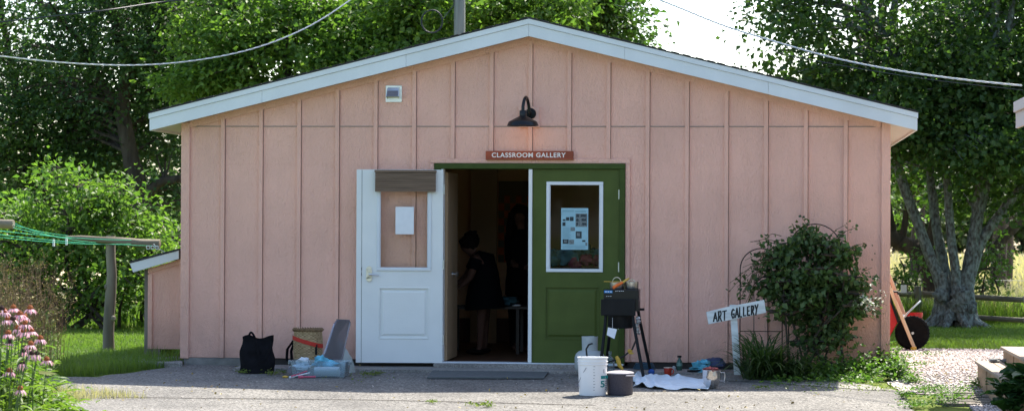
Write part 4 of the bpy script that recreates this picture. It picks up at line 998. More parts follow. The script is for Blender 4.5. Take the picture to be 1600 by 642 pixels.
for k in range(15):
    t = k/14; a = R(196)+R(90)*0; x_ = cx_-r_*1.03+(.115)*t-.02*math.sin(math.pi*t)*0; pts.append(W(903+(916-903)*t, 601-(601-574)*t**.8, Yb-r_*(.25+.65*t)-.012))
w.tube(pts, .0025, 5); w.blob(tuple(W(902, 602, Yb-.06)), .012, .012, .01, .1); w.build('bail_handle', M['greyplastic'], S, smooth=True)
# printing wraps the bucket wall
def on_bucket(px, py, lift=.0015):
    z = W(px, py, Yb-r_).z
    rad = r_*(.91+.075*(z-g0)/max(h-.07, .01))+lift
    x = W(px, py, Yb-r_*.7).x
    s_ = max(-.98, min(.98, (x-cx_)/rad)); return Vector((x, Yb-rad*math.sqrt(1-s_*s_), z))
w = MB(); n = 5
def bpatch(w, x0, x1, y0, y1):
    v = [tuple(on_bucket(x0+(x1-x0)*i/4, y)) for i in range(5) for y in (y0, y1)]; w.add(v, [(2*i, 2*i+2, 2*i+3, 2*i+1) for i in range(4)])
bpatch(w, 939, 949, 587, 592); 
w.build('label_band', M['teal'], S)
t5 = text_mesh('5', .085, M['teal'], 'numeral', S, Matrix.Identity(4), .0005, .002)
for v in t5.data.vertices:
    q = on_bucket(941.5+v.co.x*165, 600.5-v.co.y*165, .002+v.co.z); v.co = S.matrix_world.inverted() @ q if False else q-Vector(S.location)
t5.location = (0, 0, 0)
w = MB()
for i in range(9): bpatch(w, 927.5, 929.5+(i % 3 == 0)*1, 572+i*4.6, 572.7+i*4.6)
for i in range(5): bpatch(w, 945, 948.5, 596+i*3, 597+i*3)
bpatch(w, 943, 944, 577, 583)
w.build('measure_marks', M['greyplastic'], S)
# pot
g = Gd(969, 618); Yq = g.y+.13; g0 = gz(0, Yq); A = W(948, 582, Yq); Bq = W(990, 582, Yq); r_ = (Bq.x-A.x)/2; cx_ = (A.x+Bq.x)/2; h = A.z-g0
S = empty('stock_pot', (cx_, Yq, g0), 'dark grey speckled enamel pot with a pale lid beside the white bucket', 'pot')
w = MB(); w.lathe([(.001, 0), (r_*.9, 0), (r_*.95, .01), (r_*.97, h-.01), (r_, h-.004), (r_*.96, h-.012), (r_*.9, .01), (.001, .01)], (cx_, Yq, g0), 40); w.build('pot_body', M['pot'], S, smooth=True)
w = MB(); w.lathe([(r_*1.02, h-.004), (r_*1.02, h+.006), (r_*.9, h+.012), (r_*.5, h+.02), (.001, h+.024)], (cx_, Yq, g0), 40); w.build('lid', M['potrim'], S, smooth=True)
w = MB(); pc = W(984, 587, Yq-r_*.75); w.tube([(pc.x-.035, Yq-r_*.80, pc.z), (pc.x-.03, Yq-r_*.98, pc.z+.004), (pc.x+.03, Yq-r_*.80, pc.z+.004), (pc.x+.04, Yq-r_*.55, pc.z)], .006, 8); w.build('handle', M['potrim'], S, smooth=True)
# cloth spread on the ground
def cloth_h(u, v):
    h = .012+.012*math.sin(u*21+v*7)*math.sin(v*13+u*3)+.010*math.sin(u*9-v*17)
    h += .05*math.exp(-((u-.13-.10*v)/.045)**2)*(.55+.45*math.sin(3*v+.6))+.06*math.exp(-((u-.04)/.03)**2-((v-.6)/.4)**2)
    h += .02*math.exp(-((u-.45)/.05)**2-((v-.9)/.12)**2)+.03*math.exp(-((u-.62)/.03)**2-((v-.93)/.1)**2)+.02*math.exp(-((u-.3)/.03)**2)
    return max(h, .004)
c0, c1, c2, c3 = Gd(990, 601), Gd(1106, 611), Gd(1098, 593), Gd(992, 586)
c0 = Gd(988, 606)
nu, nv = 70, 34; v = []
for j in range(nv+1):
    for i in range(nu+1):
        u, q = i/nu, j/nv; p = (c0*(1-u)+c1*u)*(1-q)+(c3*(1-u)+c2*u)*q
        p = p+Vector((.02*math.sin(q*9), .05*math.sin(u*8+1)*(1-q)+.03*math.sin(u*19), 0)); v.append((p.x, p.y, gz(p.x, p.y)+.008+cloth_h(u, q)*.8))
w = MB(); w.add(v, [(j*(nu+1)+i, j*(nu+1)+i+1, (j+1)*(nu+1)+i+1, (j+1)*(nu+1)+i) for j in range(nv) for i in range(nu)])
S = tag(w.build('cloth', M['cloth'], smooth=True), 'rumpled white cloth spread on the asphalt right of the stove', 'cloth')
so = S.modifiers.new('t', 'SOLIDIFY'); so.thickness = .004
# mug
g = Gd(1043, 588); g0 = .0045; Ym = g.y+.03; A = W(1037, 573, Ym); Bq = W(1050, 573, Ym); r_ = (Bq.x-A.x)/2; cx_ = (A.x+Bq.x)/2; h = A.z-g0; g0 = gz(0, Ym) if Ym < -.62 else .0045; h = A.z-g0
S = empty('mug', (cx_, Ym, g0), 'red mug with a pale rim standing on the apron near the wall', 'mug')
w = MB(); w.lathe([(.001, 0), (r_*.72, 0), (r_*.8, .01), (r_*.95, h*.7), (r_, h-.006), (r_*.9, h-.006), (r_*.7, .012), (.001, .012)], (cx_, Ym, g0), 28); w.build('mug_body', M['redmug'], S, smooth=True)
w = MB(); w.lathe([(r_*1.0, h-.008), (r_*1.01, h), (r_*.92, h), (r_*.92, h-.008)], (cx_, Ym, g0), 28); w.build('rim', M['cream'], S, smooth=True)
w = MB(); w.tube([(cx_+r_*.85+.022*math.sin(t), Ym-.01, g0+h*.55+.028*math.cos(t)) for t in [math.pi*k/10 for k in range(11)]], .006, 8); w.build('handle', M['redmug'], S, smooth=True)
# bottle
Ym = -.25; cx_ = W(1061.5, 580, Ym).x; g0 = .0045; h = W(1061, 555, Ym).z-g0
S = empty('glass_bottle', (cx_, Ym, g0), 'dark green glass bottle with a black cap against the wall', 'bottle')
w = MB(); w.lathe([(.001, 0), (.026, 0), (.029, .006), (.029, h*.55), (.024, h*.66), (.014, h*.76), (.013, h*.87), (.001, h*.87)], (cx_, Ym, g0), 24); w.build('bottle_body', M['bottle'], S, smooth=True)
w = MB(); w.lathe([(.02, h*.87), (.022, h*.88), (.022, h), (.001, h+.001)], (cx_, Ym, g0), 20); w.build('cap', M['black'], S, smooth=True)
w = MB(); w.lathe([(.0296, h*.3), (.0298, h*.52)], (cx_, Ym, g0), 24); w.v = w.v; w.f = w.f[:-2]; w.m = w.m[:-2]; w.build('label', M['bottlelabel'], S, smooth=True)
w = MB(); w.lathe([(.001, 0), (.016, 0), (.018, .01), (.018, .035), (.008, .045), (.001, .046)], (cx_-.055, Ym-.02, g0), 14); tag(w.build('jar', M['tank'], smooth=True), 'tiny pale jar beside the foot of the green bottle', 'jar')
# mixing bowl
g = Gd(1113, 608); Yb = g.y+.085; g0 = gz(0, Yb); A = W(1097.5, 577, Yb); Bq = W(1127, 577, Yb); r_ = (Bq.x-A.x)/2; cx_ = (A.x+Bq.x)/2; h = A.z-g0
S = empty('mixing_bowl', (cx_, Yb, g0), 'polished steel mixing bowl with a side handle full of reddish scraps', 'bowl')
w = MB(); w.lathe([(.001, 0), (r_*.42, 0), (r_*.5, .006), (r_*.72, h*.18), (r_*.9, h*.4), (r_*.97, h*.6), (r_*.98, h*.97), (r_*1.02, h), (r_*.96, h*.99), (r_*.9, h*.5), (.001, h*.3)], (cx_, Yb, g0), 40); w.build('bowl_body', M['steel'], S, smooth=True)
w = MB(); x_ = cx_+r_*.95; w.tube([(x_, Yb-.02, g0+h*.86), (x_+.035, Yb-.02, g0+h*.88), (x_+.04, Yb-.02, g0+h*.7), (x_+.035, Yb-.02, g0+h*.42), (x_-.004, Yb-.02, g0+h*.42)], .006, 8); w.build('handle', M['steelbrush'], S, smooth=True)
w = MB(); q = W(1116, 584, Yb-r_); w.box(q.x-.014, q.x+.014, Yb-r_*.985, Yb-r_*.96, q.z-.02, q.z+.02); w.build('maker_plate', M['steelbrush'], S, bevel=.003)
w = MB(); w.blob((cx_-.01, Yb, g0+h*.98), r_*.72, r_*.7, .028, .3, seed=4); w.blob((cx_-.04, Yb-.02, g0+h*1.02), .03, .03, .02, .3, seed=9); tag(w.build('food_scraps', M['foodred'], smooth=True), 'reddish scraps piled in the steel mixing bowl', 'food scraps')
w = MB(); p = W(1093, 580, -.5); w.blob((p.x, -.5, .06), .075, .06, .055, .3, seed=14); w.blob((p.x+.05, -.48, .085), .05, .05, .045, .3, seed=11); tag(w.build('plastic_bag', M['bagblue'], smooth=True), 'crumpled light blue plastic bag on the apron behind the steel bowl', 'bag')
w = MB(); p = W(1117, 578, -.35); w.blob((p.x, -.35, .075), .11, .08, .07, .12, seed=21, zmin=.006); tag(w.build('cloth_bag', M['bluebag'], smooth=True), 'dark navy cloth bag behind the steel bowl at the wall', 'bag')
w = MB(); p = W(1082, 586, -.55); w.tube([(p.x-.05, -.58, .02), (p.x, -.6, .02), (p.x+.08, -.56, .025)], [.008, .012, .007], 8); tag(w.build('hand_tool', M['black'], smooth=True), 'small dark tool lying left of the light blue bag', 'tool')
w = MB(); p = W(1007, 577, -.2)
for j in range(4): w.tube([(p.x+(.11-.008*j)*math.cos(t), -.22+.08*math.sin(t), .02+.016*j) for t in [2*math.pi*k/20 for k in range(21)]], .009, 6)
tag(w.build('hose_coil', mat('teal_hose', (.02, .06, .09), .5), smooth=True), 'dark teal coil of hose on the ground under the stove', 'hose')
w = MB(); p = W(1018, 587, -.62); w.blob((p.x, -.64, gz(0, -.64)+.03), .03, .03, .03, .15, seed=2); tag(w.build('rag', mat('blue_rag', (.02, .08, .32), .8), smooth=True), 'small bright blue rag at the left end of the white cloth', 'rag')

# ART GALLERY sign on a post
Yg = -.80
S = empty('post_sign', (W(1150, 580, Yg).x, Yg, 0), 'hand painted white wooden sign reading ART GALLERY leaning beside the bush', 'sign')
P = [W(1140, 476, Yg), W(1150.5, 476, Yg), W(1158, 585, Yg), W(1147, 585, Yg)]
w = MB(); w.prism([(p.x, max(p.z, -.02)) for p in P], Yg-.01, Yg+.01); w.build('stake', M['signwhite'], S, bevel=.002)
P = [W(1103.5, 487, Yg), W(1136, 479, Yg), W(1194, 468, Yg), W(1197, 488, Yg), W(1107, 506, Yg)]
w = MB(); w.prism([(p.x, p.z) for p in P], Yg-.032, Yg-.0105); w.build('board', M['signwhite'], S, bevel=.002)
strokes = {'A': [[(0, 0), (.45, 1), (.9, 0)], [(.18, .35), (.72, .38)]], 'R': [[(.1, 0), (.12, 1)], [(.0, .95), (.6, 1), (.7, .75), (.55, .52), (.12, .48)], [(.3, .5), (.8, 0)]], 'T': [[(-.1, .95), (.85, 1.02)], [(.4, 1), (.36, 0)]],
           'G': [[(.8, .85), (.5, 1), (.12, .75), (.05, .35), (.35, .02), (.75, .12), (.78, .45), (.45, .45)]], 'L': [[(.1, 1), (.06, .04), (.7, .06)]], 'E': [[(.75, .98), (.1, .96), (.08, .04), (.75, .04)], [(.1, .52), (.6, .55)]], 'Y': [[(0, 1), (.42, .5), (.85, 1.04)], [(.42, .5), (.2, -.05)]]}
rr = random.Random(8); w = MB()
def letters(txt, xa, xb, yb_l, hpx):
    n = len(txt); adv = (xb-xa)/n
    for i, ch in enumerate(txt):
        for st in strokes[ch]:
            ox = xa+adv*i; wd = adv*.86; P = []
            for (u, v) in st:
                X = ox+u*wd; base = yb_l(ox+wd/2)+(rr.uniform(-.5, .5)); P.append(W(X, base-v*hpx, Yg))
            for a, b_ in zip(P, P[1:]):
                d = Vector((b_.x-a.x, b_.z-a.z)).normalized(); nn = Vector((-d.y, d.x))*.0072*rr.uniform(.85, 1.15); e = d*.004
                yk = Yg-.0335-rr.uniform(0, .0009)
                w.add([(a.x-e.x+nn.x, yk, a.z-e.y+nn.y), (b_.x+e.x+nn.x, yk, b_.z+e.y+nn.y), (b_.x+e.x-nn.x, yk, b_.z+e.y-nn.y), (a.x-e.x-nn.x, yk, a.z-e.y-nn.y)], [(0, 1, 2, 3)])
yl = lambda x: 502.5-(x-1115)*.165
letters('ART', 1115, 1137, yl, 14.5); letters('GALLERY', 1143, 1186, lambda x: yl(x)-.8, 14.5)
w.build('lettering', M['inkblack'], S)

# ================================================================== RIGHT: STEPS, BARROW, NEIGHBOUR HOUSE, FENCE
ys0 = -1.30
e1 = W(1525, 563, ys0); e2 = W(1565, 541, ys0); z1, z2 = e1.z, e2.z; xs1, xs2 = e1.x, e2.x
S = empty('porch_steps', (xs1+.3, -2.5, -.05), 'weathered wooden plank steps at the right edge beside the gravel', 'steps')
for (xa, xb, zt, lab) in ((xs1, xs2+.02, z1, 'riser'), (xs2, xs2+.45, z2, 'riser'), (xs2+.43, xs2+.9, z2+.17, 'riser')):
    w = MB(); w.box(xa+.015, xa+.033, -4.0, ys0-.01, -.16, zt-.031); w.box(xa+.034, xb, ys0-.028, ys0-.01, -.16, zt-.031); w.box(xa+.004, xa+.014, -2.32, -2.26, -.14, zt-.04); w.box(xa+.034, xb, -3.99, -3.97, -.16, zt-.031); w.build('riser', M['deckriser'], S)
    wd = (xb+.02-xa)/2
    for i in range(2):
        w = MB(); w.box(xa-.012+i*(wd+.003), xa-.012+wd+i*(wd+.003)-.004, -4.0, ys0+.012-.003*i, zt-.03, zt); w.build('tread', M['deck'], S, bevel=.004)
p = W(1554, 562, -1.62); w = MB(); w.blob((p.x, -1.62, z1+.022), .055, .045, .022, .2, seed=6, zmin=z1+.001); tag(w.build('flat_stone', M['stone'], smooth=True), 'flat grey stone lying on the lower wooden step', 'stone')
w = MB(); w.blob((p.x+.10, -1.55, z1+.016), .035, .03, .016, .2, seed=16, zmin=z1+.001); tag(w.build('flat_stone', M['stone'], smooth=True), 'smaller grey stone on the lower step, tucked against the upper riser', 'stone')
ev = W(1592.5, 181, -1.5)
S = empty('neighbouring_house', (ev.x+3, -5, 0), 'pale pink house whose eave just enters at the upper right edge', 'house')
w = MB(); w.box(ev.x+.95, ev.x+6, -9, -1.9, -.15, ev.z+.1); w.build('wall', M['farhouse'], S)
w = MB(); w.prism([(ev.x, ev.z), (ev.x+3.4, ev.z+1.9), (ev.x+6.8, ev.z), (ev.x+6.8, ev.z+.06), (ev.x+3.4, ev.z+2.0), (ev.x, ev.z+.12)], -9.4, -1.55); rf2 = w.build('roof', M['shingle'], S)
w = MB(); w.box(ev.x-.03, ev.x-.005, -9.4, -1.5, ev.z-.12, ev.z+.11); w.prism([(ev.x-.03, ev.z-.12), (ev.x+3.4, ev.z+1.8), (ev.x+3.4, ev.z+1.99), (ev.x-.03, ev.z+.11)], -1.499, -1.47); w.build('fascia', M['farhouse'], rf2)
w = MB(); w.box(ev.x-.055, ev.x-.031, -9.4, -1.5, ev.z+.03, ev.z+.13); w.build('gutter', M['farhouse'], rf2, bevel=.004)

# red wheelbarrow stood on end against the side wall
Yw = 4.35
def wp(x, y, dy=0): return W(x, y, Yw+dy)
hub = wp(1425.5, 521); rw = (wp(1456.5, 521).x-wp(1412.5, 521).x)/2+.04; rw = .205
S = empty('wheelbarrow', (hub.x, Yw, 0), 'red wheelbarrow with wooden handles tipped up against the side wall', 'wheelbarrow')
w = MB(); w.lathe([(rw*.62, -.045), (rw*.86, -.058), (rw*.97, -.045), (rw, -.02), (rw, .02), (rw*.97, .045), (rw*.86, .058), (rw*.62, .045), (rw*.60, 0)], (hub.x, Yw, rw+.005), 40, 'y'); wh = w.build('wheel', M['rubber'], S, smooth=True)
w = MB()
for k in range(30):
    a = 2*math.pi*k/30; c_, s_ = math.cos(a), math.sin(a); w.blob((hub.x+(rw-.002)*c_, Yw-.02, rw+.005+(rw-.002)*s_), .009, .03, .009, 0, 6, 4)
w.build('tread_lugs', M['rubber'], wh)
w = MB(); w.lathe([(.001, -.02), (rw*.2, -.03), (rw*.25, -.012), (rw*.58, -.02), (rw*.62, -.04), (rw*.62, .04), (rw*.2, .03), (.001, .03)], (hub.x, Yw, rw+.005), 28, 'y'); w.build('rim', M['black'], wh, smooth=True)
w = MB(); w.lathe([(.001, -.075), (.015, -.075), (.018, -.06), (.018, .07), (.001, .075)], (hub.x, Yw, rw+.005), 12, 'y'); w.build('axle', M['galv'], wh, smooth=True)
def bar(w, a, b, hw, hd):
    a = Vector(a); b = Vector(b); t = (b-a).normalized(); s_ = Vector((t.z, 0, -t.x)).normalized(); y = Vector((0, 1, 0))
    v = [q+s_*i*hw+y*j*hd for q in (a, b) for i, j in ((-1, -1), (1, -1), (1, 1), (-1, 1))]
    w.add(v, [(3, 2, 1, 0), (4, 5, 6, 7)]+[(i, (i+1) % 4, (i+1) % 4+4, i+4) for i in range(4)])
for (a, b_, dy, lab) in (((1429, 544), (1374, 410), -.12, 0), ((1424, 520), (1376, 395), .30, 0)):
    w = MB(); pa, pb = wp(*a, dy), wp(*b_, dy); pa.z = max(pa.z, .03); bar(w, pa, pb, .021, .018); w.build('handle', M['ash'], S, bevel=.006)
w = MB(); p = wp(1428, 546, -.12); w.blob((p.x, Yw-.12, .03), .035, .03, .03, .1, seed=3); w.build('foot_block', M['yellow'], S)
T = [wp(1352, 455), wp(1386, 452), wp(1403, 502), wp(1386, 533), wp(1352, 540)]
w = MB(); ys = (.0, .42); n_ = 5
v = [(p.x, Yw-.05, p.z) for p in T]+[(p.x+.02, Yw+.42, p.z) for p in T]; w.add(v, [(0, 1, 2, 3, 4), (9, 8, 7, 6, 5)]+[(i, i+5, (i+1) % 5+5, (i+1) % 5) for i in range(5)]); w.build('tray', M['red'], S, bevel=.015)
w = MB(); bar(w, wp(1388, 457, -.09), wp(1404, 503, -.09), .016, .01); bar(w, wp(1404, 503, -.09), wp(1415, 497, -.09), .01, .01)
w.tube([wp(1393, 455, -.12), wp(1402, 456, -.1), wp(1404, 460, -.1)], .012, 8); w.build('bracket', M['black'], S)
w = MB(); w.tube([wp(1411, 497, -.05), wp(1420, 487, -.05), wp(1438, 470, .1)], .012, 8); w.tube([wp(1411, 492, .2), wp(1418, 508, .1), wp(1418, 519, 0)], .012, 8); w.build('leg_brace', M['galv'], S, smooth=True)
# red bucket behind the barrow
Yk = 5.6; a = W(1416, 488, Yk); b_ = W(1441.5, 488, Yk); g0 = 0; r_ = (b_.x-a.x)/2; cx_ = (a.x+b_.x)/2
S = empty('bucket', (cx_, Yk, 0), 'red plastic bucket lettered in white standing behind the barrow wheel', 'bucket')
w = MB(); h = a.z; w.lathe([(.001, 0), (r_*.82, 0), (r_*.97, h-.05), (r_*1.03, h-.045), (r_*1.03, h), (r_*.95, h), (r_*.8, .02), (.001, .02)], (cx_, Yk, 0), 32); w.build('bucket_body', M['redbucket'], S, smooth=True)
t = text_mesh('HARBOR', .055, M['letter'], 'lettering', S, Matrix.Translation((cx_-.01, Yk-r_*1.0-.004, W(1429, 505, Yk).z)) @ ROTX, .001, .001, 1.05)

# split rail fence
Yf = 12.6
def rail(pts, r, name, parent):
    w = MB(); w.tube(pts, r, 7, noise=.12); w.build(name, M['fencewood'], parent, smooth=False)
S = empty('rail_fence', (6, Yf, 0), 'weathered split rail fence running behind the big tree', 'fence')
for (a, b_, ya, yb) in (((1381, 458), (1452, 460), .0, .0), ((1436, 458), (1600, 468), .03, -.6), ((1598, 466), (1700, 472), -.5, -.9)): rail([W(a[0], a[1], Yf+ya), W((a[0]+b_[0])/2, (a[1]+b_[1])/2+.6, Yf+(ya+yb)/2), W(b_[0], b_[1], Yf+yb)], .042, 'rail', S)
for (a, b_, ya, yb) in (((1381, 489), (1445, 490), .0, .0), ((1436, 489), (1600, 500), .03, -.6), ((1598, 499), (1700, 505), -.5, -.9)): rail([W(a[0], a[1], Yf+ya), W((a[0]+b_[0])/2, (a[1]+b_[1])/2+.6, Yf+(ya+yb)/2), W(b_[0], b_[1], Yf+yb)], .04, 'rail', S)
for px, pt in ((1434, 447), (1377, 447), (1612, 452)):
    p = W(px, pt, Yf); w = MB(); w.tube([(p.x, Yf, -.1), (p.x+.01, Yf, p.z*.5), (p.x, Yf, p.z)], .06, 7, noise=.1); w.build('post', M['fencewood'], S)
p = W(1412, 451, Yf-.1); MB().box(p.x-.045, p.x+.045, Yf-.12, Yf-.10, p.z-.06, p.z+.06).build('tag_plate', M['paper'], S)
S = empty('wire_fence', (6.5, Yf+2, 0), 'thin old wire fence in the tall grass beyond the rails', 'fence')
for px, pt in ((1539, 441), (1399, 436)):
    p = W(px, pt, Yf+4); w = MB(); w.tube([(p.x, Yf+4, 0), (p.x, Yf+4, p.z)], .018, 6); w.build('post', M['galv'], S)
for zz in (.35, .6):
    w = MB(); w.tube([(4.0, Yf+4, zz), (8, Yf+4, zz-.03), (13, Yf+4, zz)], .004, 4); w.build('wire', M['galv'], S)
for px, pt, Yq in ((1581, 408, 40), (1414, 412, 42)):
    p = W(px, pt, Yq); w = MB(); w.tube([(p.x, Yq, 0), (p.x, Yq, p.z)], .035, 6); tag(w.build('field_post', M['fencewood']), 'thin grey post standing in the dry field '+('right of the big trunks' if px > 1500 else 'near the building corner'), 'post')

# ================================================================== TREES
LN = globals()
def Q(px, py, Y): return tuple(W(px, py, Y))
# big maple at right (lichened multiple stems)
Yt = 11.2
def butt(tb):
    b0 = W(1490, 508, Yt)
    for dx, dy, r_, h, lean in ((-.14, 0, .145, .66, -.03), (.15, -.02, .165, .70, .02), (.0, .12, .10, .5, 0)):
        pts = [(b0.x+dx*1.45, Yt+dy, -.1), (b0.x+dx*1.25, Yt+dy, .12), (b0.x+dx*1.05, Yt+dy, .4), (b0.x+dx+lean, Yt+dy, h+.15)]
        tb.tube(pts, [r_*1.5, r_*1.12, r_*.92, r_*.6], 14, noise=.09)
    for k in range(9):
        a = 2*math.pi*k/9+.2; tb.tube([(b0.x+.15*math.cos(a), Yt+.12*math.sin(a), .25), (b0.x+.38*math.cos(a), Yt+.3*math.sin(a), .06), (b0.x+.62*math.cos(a), Yt+.5*math.sin(a), -.03)], [.09, .06, .02], 7, noise=.1)
    for px, py, r_ in ((1503, 464, .16), (1497, 478, .14), (1470, 462, .11), (1516, 480, .1)):
        p = W(px, py, Yt-.18); tb.blob((p.x, Yt-.16, p.z), r_, r_*.7, r_*1.0, .16, seed=int(px))
st = [([Q(1478, 500, Yt), Q(1468, 440, Yt), Q(1440, 365, Yt), Q(1412, 290, Yt), Q(1398, 225, Yt), Q(1392, 150, Yt), Q(1394, 60, Yt), Q(1400, -60, Yt), Q(1390, -200, Yt)], .10, .04),
      ([Q(1484, 500, Yt+.2), Q(1478, 430, Yt+.2), Q(1464, 360, Yt+.2), Q(1455, 290, Yt+.2), Q(1447, 225, Yt+.2), Q(1420, 120, Yt+.2), Q(1360, 20, Yt+.1), Q(1290, -90, Yt)], .09, .045),
      ([Q(1490, 500, Yt-.1), Q(1494, 440, Yt-.1), Q(1486, 370, Yt-.1), Q(1480, 290, Yt-.1), Q(1474, 225, Yt-.1), Q(1486, 120, Yt), Q(1494, 0, Yt), Q(1510, -150, Yt+.3)], .08, .045),
      ([Q(1508, 500, Yt), Q(1512, 440, Yt), Q(1522, 370, Yt), Q(1532, 290, Yt), Q(1527, 225, Yt), Q(1550, 120, Yt), Q(1556, 0, Yt), Q(1560, -160, Yt)], .125, .05),
      ([Q(1516, 430, Yt), Q(1534, 375, Yt), Q(1562, 335, Yt), Q(1590, 300, Yt), Q(1640, 220, Yt), Q(1700, 90, Yt)], .095, .04),
      ([Q(1528, 330, Yt+.1), Q(1548, 270, Yt), Q(1580, 200, Yt), Q(1600, 130, Yt), Q(1630, 0, Yt)], .10, .04),
      ([Q(1527, 240, Yt+.2), Q(1545, 190, Yt+.2), Q(1575, 50, Yt), Q(1590, -60, Yt)], .085, .04)]
bl = [(Q(1340, 60, Yt), (1.9, 1.6, 1.4), 105), (Q(1225, 50, Yt), (.95, 1.2, .75), 38), (Q(1290, 130, Yt), (1.3, 1.2, .7), 43), (Q(1470, 130, Yt), (1.9, 1.8, 1.5), 124), (Q(1590, 100, Yt), (1.9, 1.9, 1.6), 117),
      (Q(1440, 205, Yt-.6), (1.0, 1.0, .7), 43), (Q(1560, 220, Yt-.8), (1.5, .9, .75), 74), (Q(1620, 260, Yt), (1.2, 1.1, .9), 55), (Q(1500, 270, Yt+1.3), (1.5, .8, .5), 31), (Q(1480, -160, Yt), (4.2, 3.2, 2.4), 204), (Q(1290, -130, Yt), (1.5, 2.0, 1.0), 49), (Q(1700, 60, Yt), (1.6, 2.0, 2.5), 80)]
tree('maple_tree', 'big maple with several lichened grey trunks rising from one base at the right', 'tree', Q(1490, 508, Yt), st, bl, M['L_maple'], M['lichen'], ln=.10, nper=46, spread=.23, seed=3, wr=.85, extra_trunk=butt)
Yt2 = 15.5
st = [([Q(1458, 500, Yt2), Q(1457, 440, Yt2), Q(1449, 400, Yt2), Q(1418, 384, Yt2), Q(1396, 372, Yt2), Q(1388, 345, Yt2), Q(1375, 250, Yt2), Q(1370, 120, Yt2)], .21, .07),
      ([Q(1452, 410, Yt2), Q(1460, 350, Yt2), Q(1470, 280, Yt2), Q(1500, 120, Yt2)], .13, .06),
      ([Q(1408, 378, Yt2), Q(1414, 350, Yt2), Q(1416, 330, Yt2), Q(1430, 240, Yt2)], .07, .04),
      ([Q(1462, 470, Yt2), Q(1500, 440, Yt2), Q(1545, 400, Yt2), Q(1580, 360, Yt2), Q(1640, 300, Yt2)], .14, .07)]
bl = [(Q(1440, 240, Yt2), (1.4, 1.2, .65), 49), (Q(1560, 250, Yt2), (1.6, 1.2, .75), 66), (Q(1410, 180, Yt2), (1.6, 1.5, 1.3), 55), (Q(1560, 150, Yt2), (2.6, 1.8, 1.5), 93), (Q(1410, 325, Yt2+.8), (.7, .5, .25), 8), (Q(1540, -60, Yt2), (3.2, 2.5, 2), 66)]
tree('leaning_tree', 'dark mossy tree leaning left behind the big grey trunks', 'tree', Q(1456, 505, Yt2), st, bl, M['L_light'], M['bark'], ln=.11, nper=34, spread=.24, seed=5)
# left: dark trees
Y1_ = 17.
st = [([Q(232, 470, Y1_), Q(222, 330, Y1_), Q(203, 240, Y1_), Q(192, 170, Y1_), Q(195, 90, Y1_), Q(170, 0, Y1_), Q(150, -120, Y1_)], .21, .07),
      ([Q(222, 310, Y1_), Q(250, 285, Y1_), Q(290, 275, Y1_), Q(330, 230, Y1_)], .11, .05), ([Q(192, 170, Y1_), Q(160, 130, Y1_), Q(120, 60, Y1_), Q(60, 0, Y1_)], .10, .04), ([Q(195, 120, Y1_), Q(240, 60, Y1_), Q(260, -30, Y1_)], .10, .04)]
bl = [(Q(170, 40, Y1_), (2.2, 1.6, 1.0), 190), (Q(270, 90, Y1_), (1.7, 1.6, 1.1), 130), (Q(90, 170, Y1_+1.2), (1.6, 1.6, 1.0), 110), (Q(262, 190, Y1_+1.4), (1.2, 1.0, .8), 60), (Q(200, -90, Y1_), (3.2, 2.6, 1.6), 200), (Q(300, 300, Y1_+1), (.9, .8, .8), 40), (Q(165, 330, Y1_+1.2), (1.0, .8, .8), 50)]
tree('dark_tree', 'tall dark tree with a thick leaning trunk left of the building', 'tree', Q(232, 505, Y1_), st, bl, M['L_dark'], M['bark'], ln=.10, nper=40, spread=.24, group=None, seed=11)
Y2_ = 19.
st = [([Q(70, 480, Y2_), Q(72, 300, Y2_), Q(85, 235, Y2_), Q(110, 200, Y2_), Q(140, 120, Y2_), Q(150, 0, Y2_)], .18, .06), ([Q(75, 300, Y2_), Q(50, 220, Y2_), Q(20, 120, Y2_), Q(0, 0, Y2_)], .13, .05)]
bl = [(Q(40, 110, Y2_), (2.0, 1.6, 1.1), 140), (Q(20, 230, Y2_), (1.8, 1.6, 1.2), 150), (Q(110, 260, Y2_), (1.7, 1.4, .9), 110), (Q(-80, 160, Y2_), (2, 1.6, 2.0), 120), (Q(60, -70, Y2_), (2.6, 2.0, .9), 70), (Q(50, 350, Y2_+.5), (2.2, 1.2, .7), 100)]
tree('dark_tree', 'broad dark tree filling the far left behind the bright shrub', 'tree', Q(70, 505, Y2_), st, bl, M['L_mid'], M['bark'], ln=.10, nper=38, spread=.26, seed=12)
# bright trees behind the roof
Y3 = 15.
st = [([Q(440, 500, Y3), Q(445, 300, Y3), Q(450, 150, Y3), Q(440, 0, Y3)], .16, .05), ([Q(448, 200, Y3), Q(390, 100, Y3), Q(370, 20, Y3)], .08, .03), ([Q(448, 180, Y3), Q(520, 90, Y3), Q(560, 0, Y3)], .08, .03)]
bl = [(Q(400, 60, Y3), (1.3, 1.3, .75), 110), (Q(340, 135, Y3-.4), (.9, .9, .42), 48), (Q(490, 50, Y3), (1.3, 1.3, .8), 110), (Q(440, 140, Y3), (1.6, 1.2, .6), 100), (Q(570, 60, Y3), (1.3, 1.3, .9), 110), (Q(480, -60, Y3), (2.6, 1.8, .9), 120), (Q(520, 130, Y3), (1.4, 1.2, .5), 60)]
tree('boxelder_tree', 'bright yellow-green tree rising over the left slope of the roof', 'tree', Q(440, 505, Y3), st, bl, M['L_light'], M['bark'], ln=.115, nper=42, spread=.19, seed=21)
Y4 = 14.
st = [([Q(660, 500, Y4), Q(660, 200, Y4), Q(655, 50, Y4), Q(660, -80, Y4)], .16, .05), ([Q(658, 100, Y4), Q(760, 40, Y4), Q(800, -30, Y4)], .08, .03)]
bl = [(Q(640, 50, Y4), (1.4, 1.3, .9), 130), (Q(760, 30, Y4), (1.2, 1.2, .7), 100), (Q(700, -50, Y4), (2.2, 1.6, .9), 110), (Q(830, 25, Y4-.3), (.7, .7, .4), 34), (Q(600, 110, Y4), (1.2, 1.0, .5), 60)]
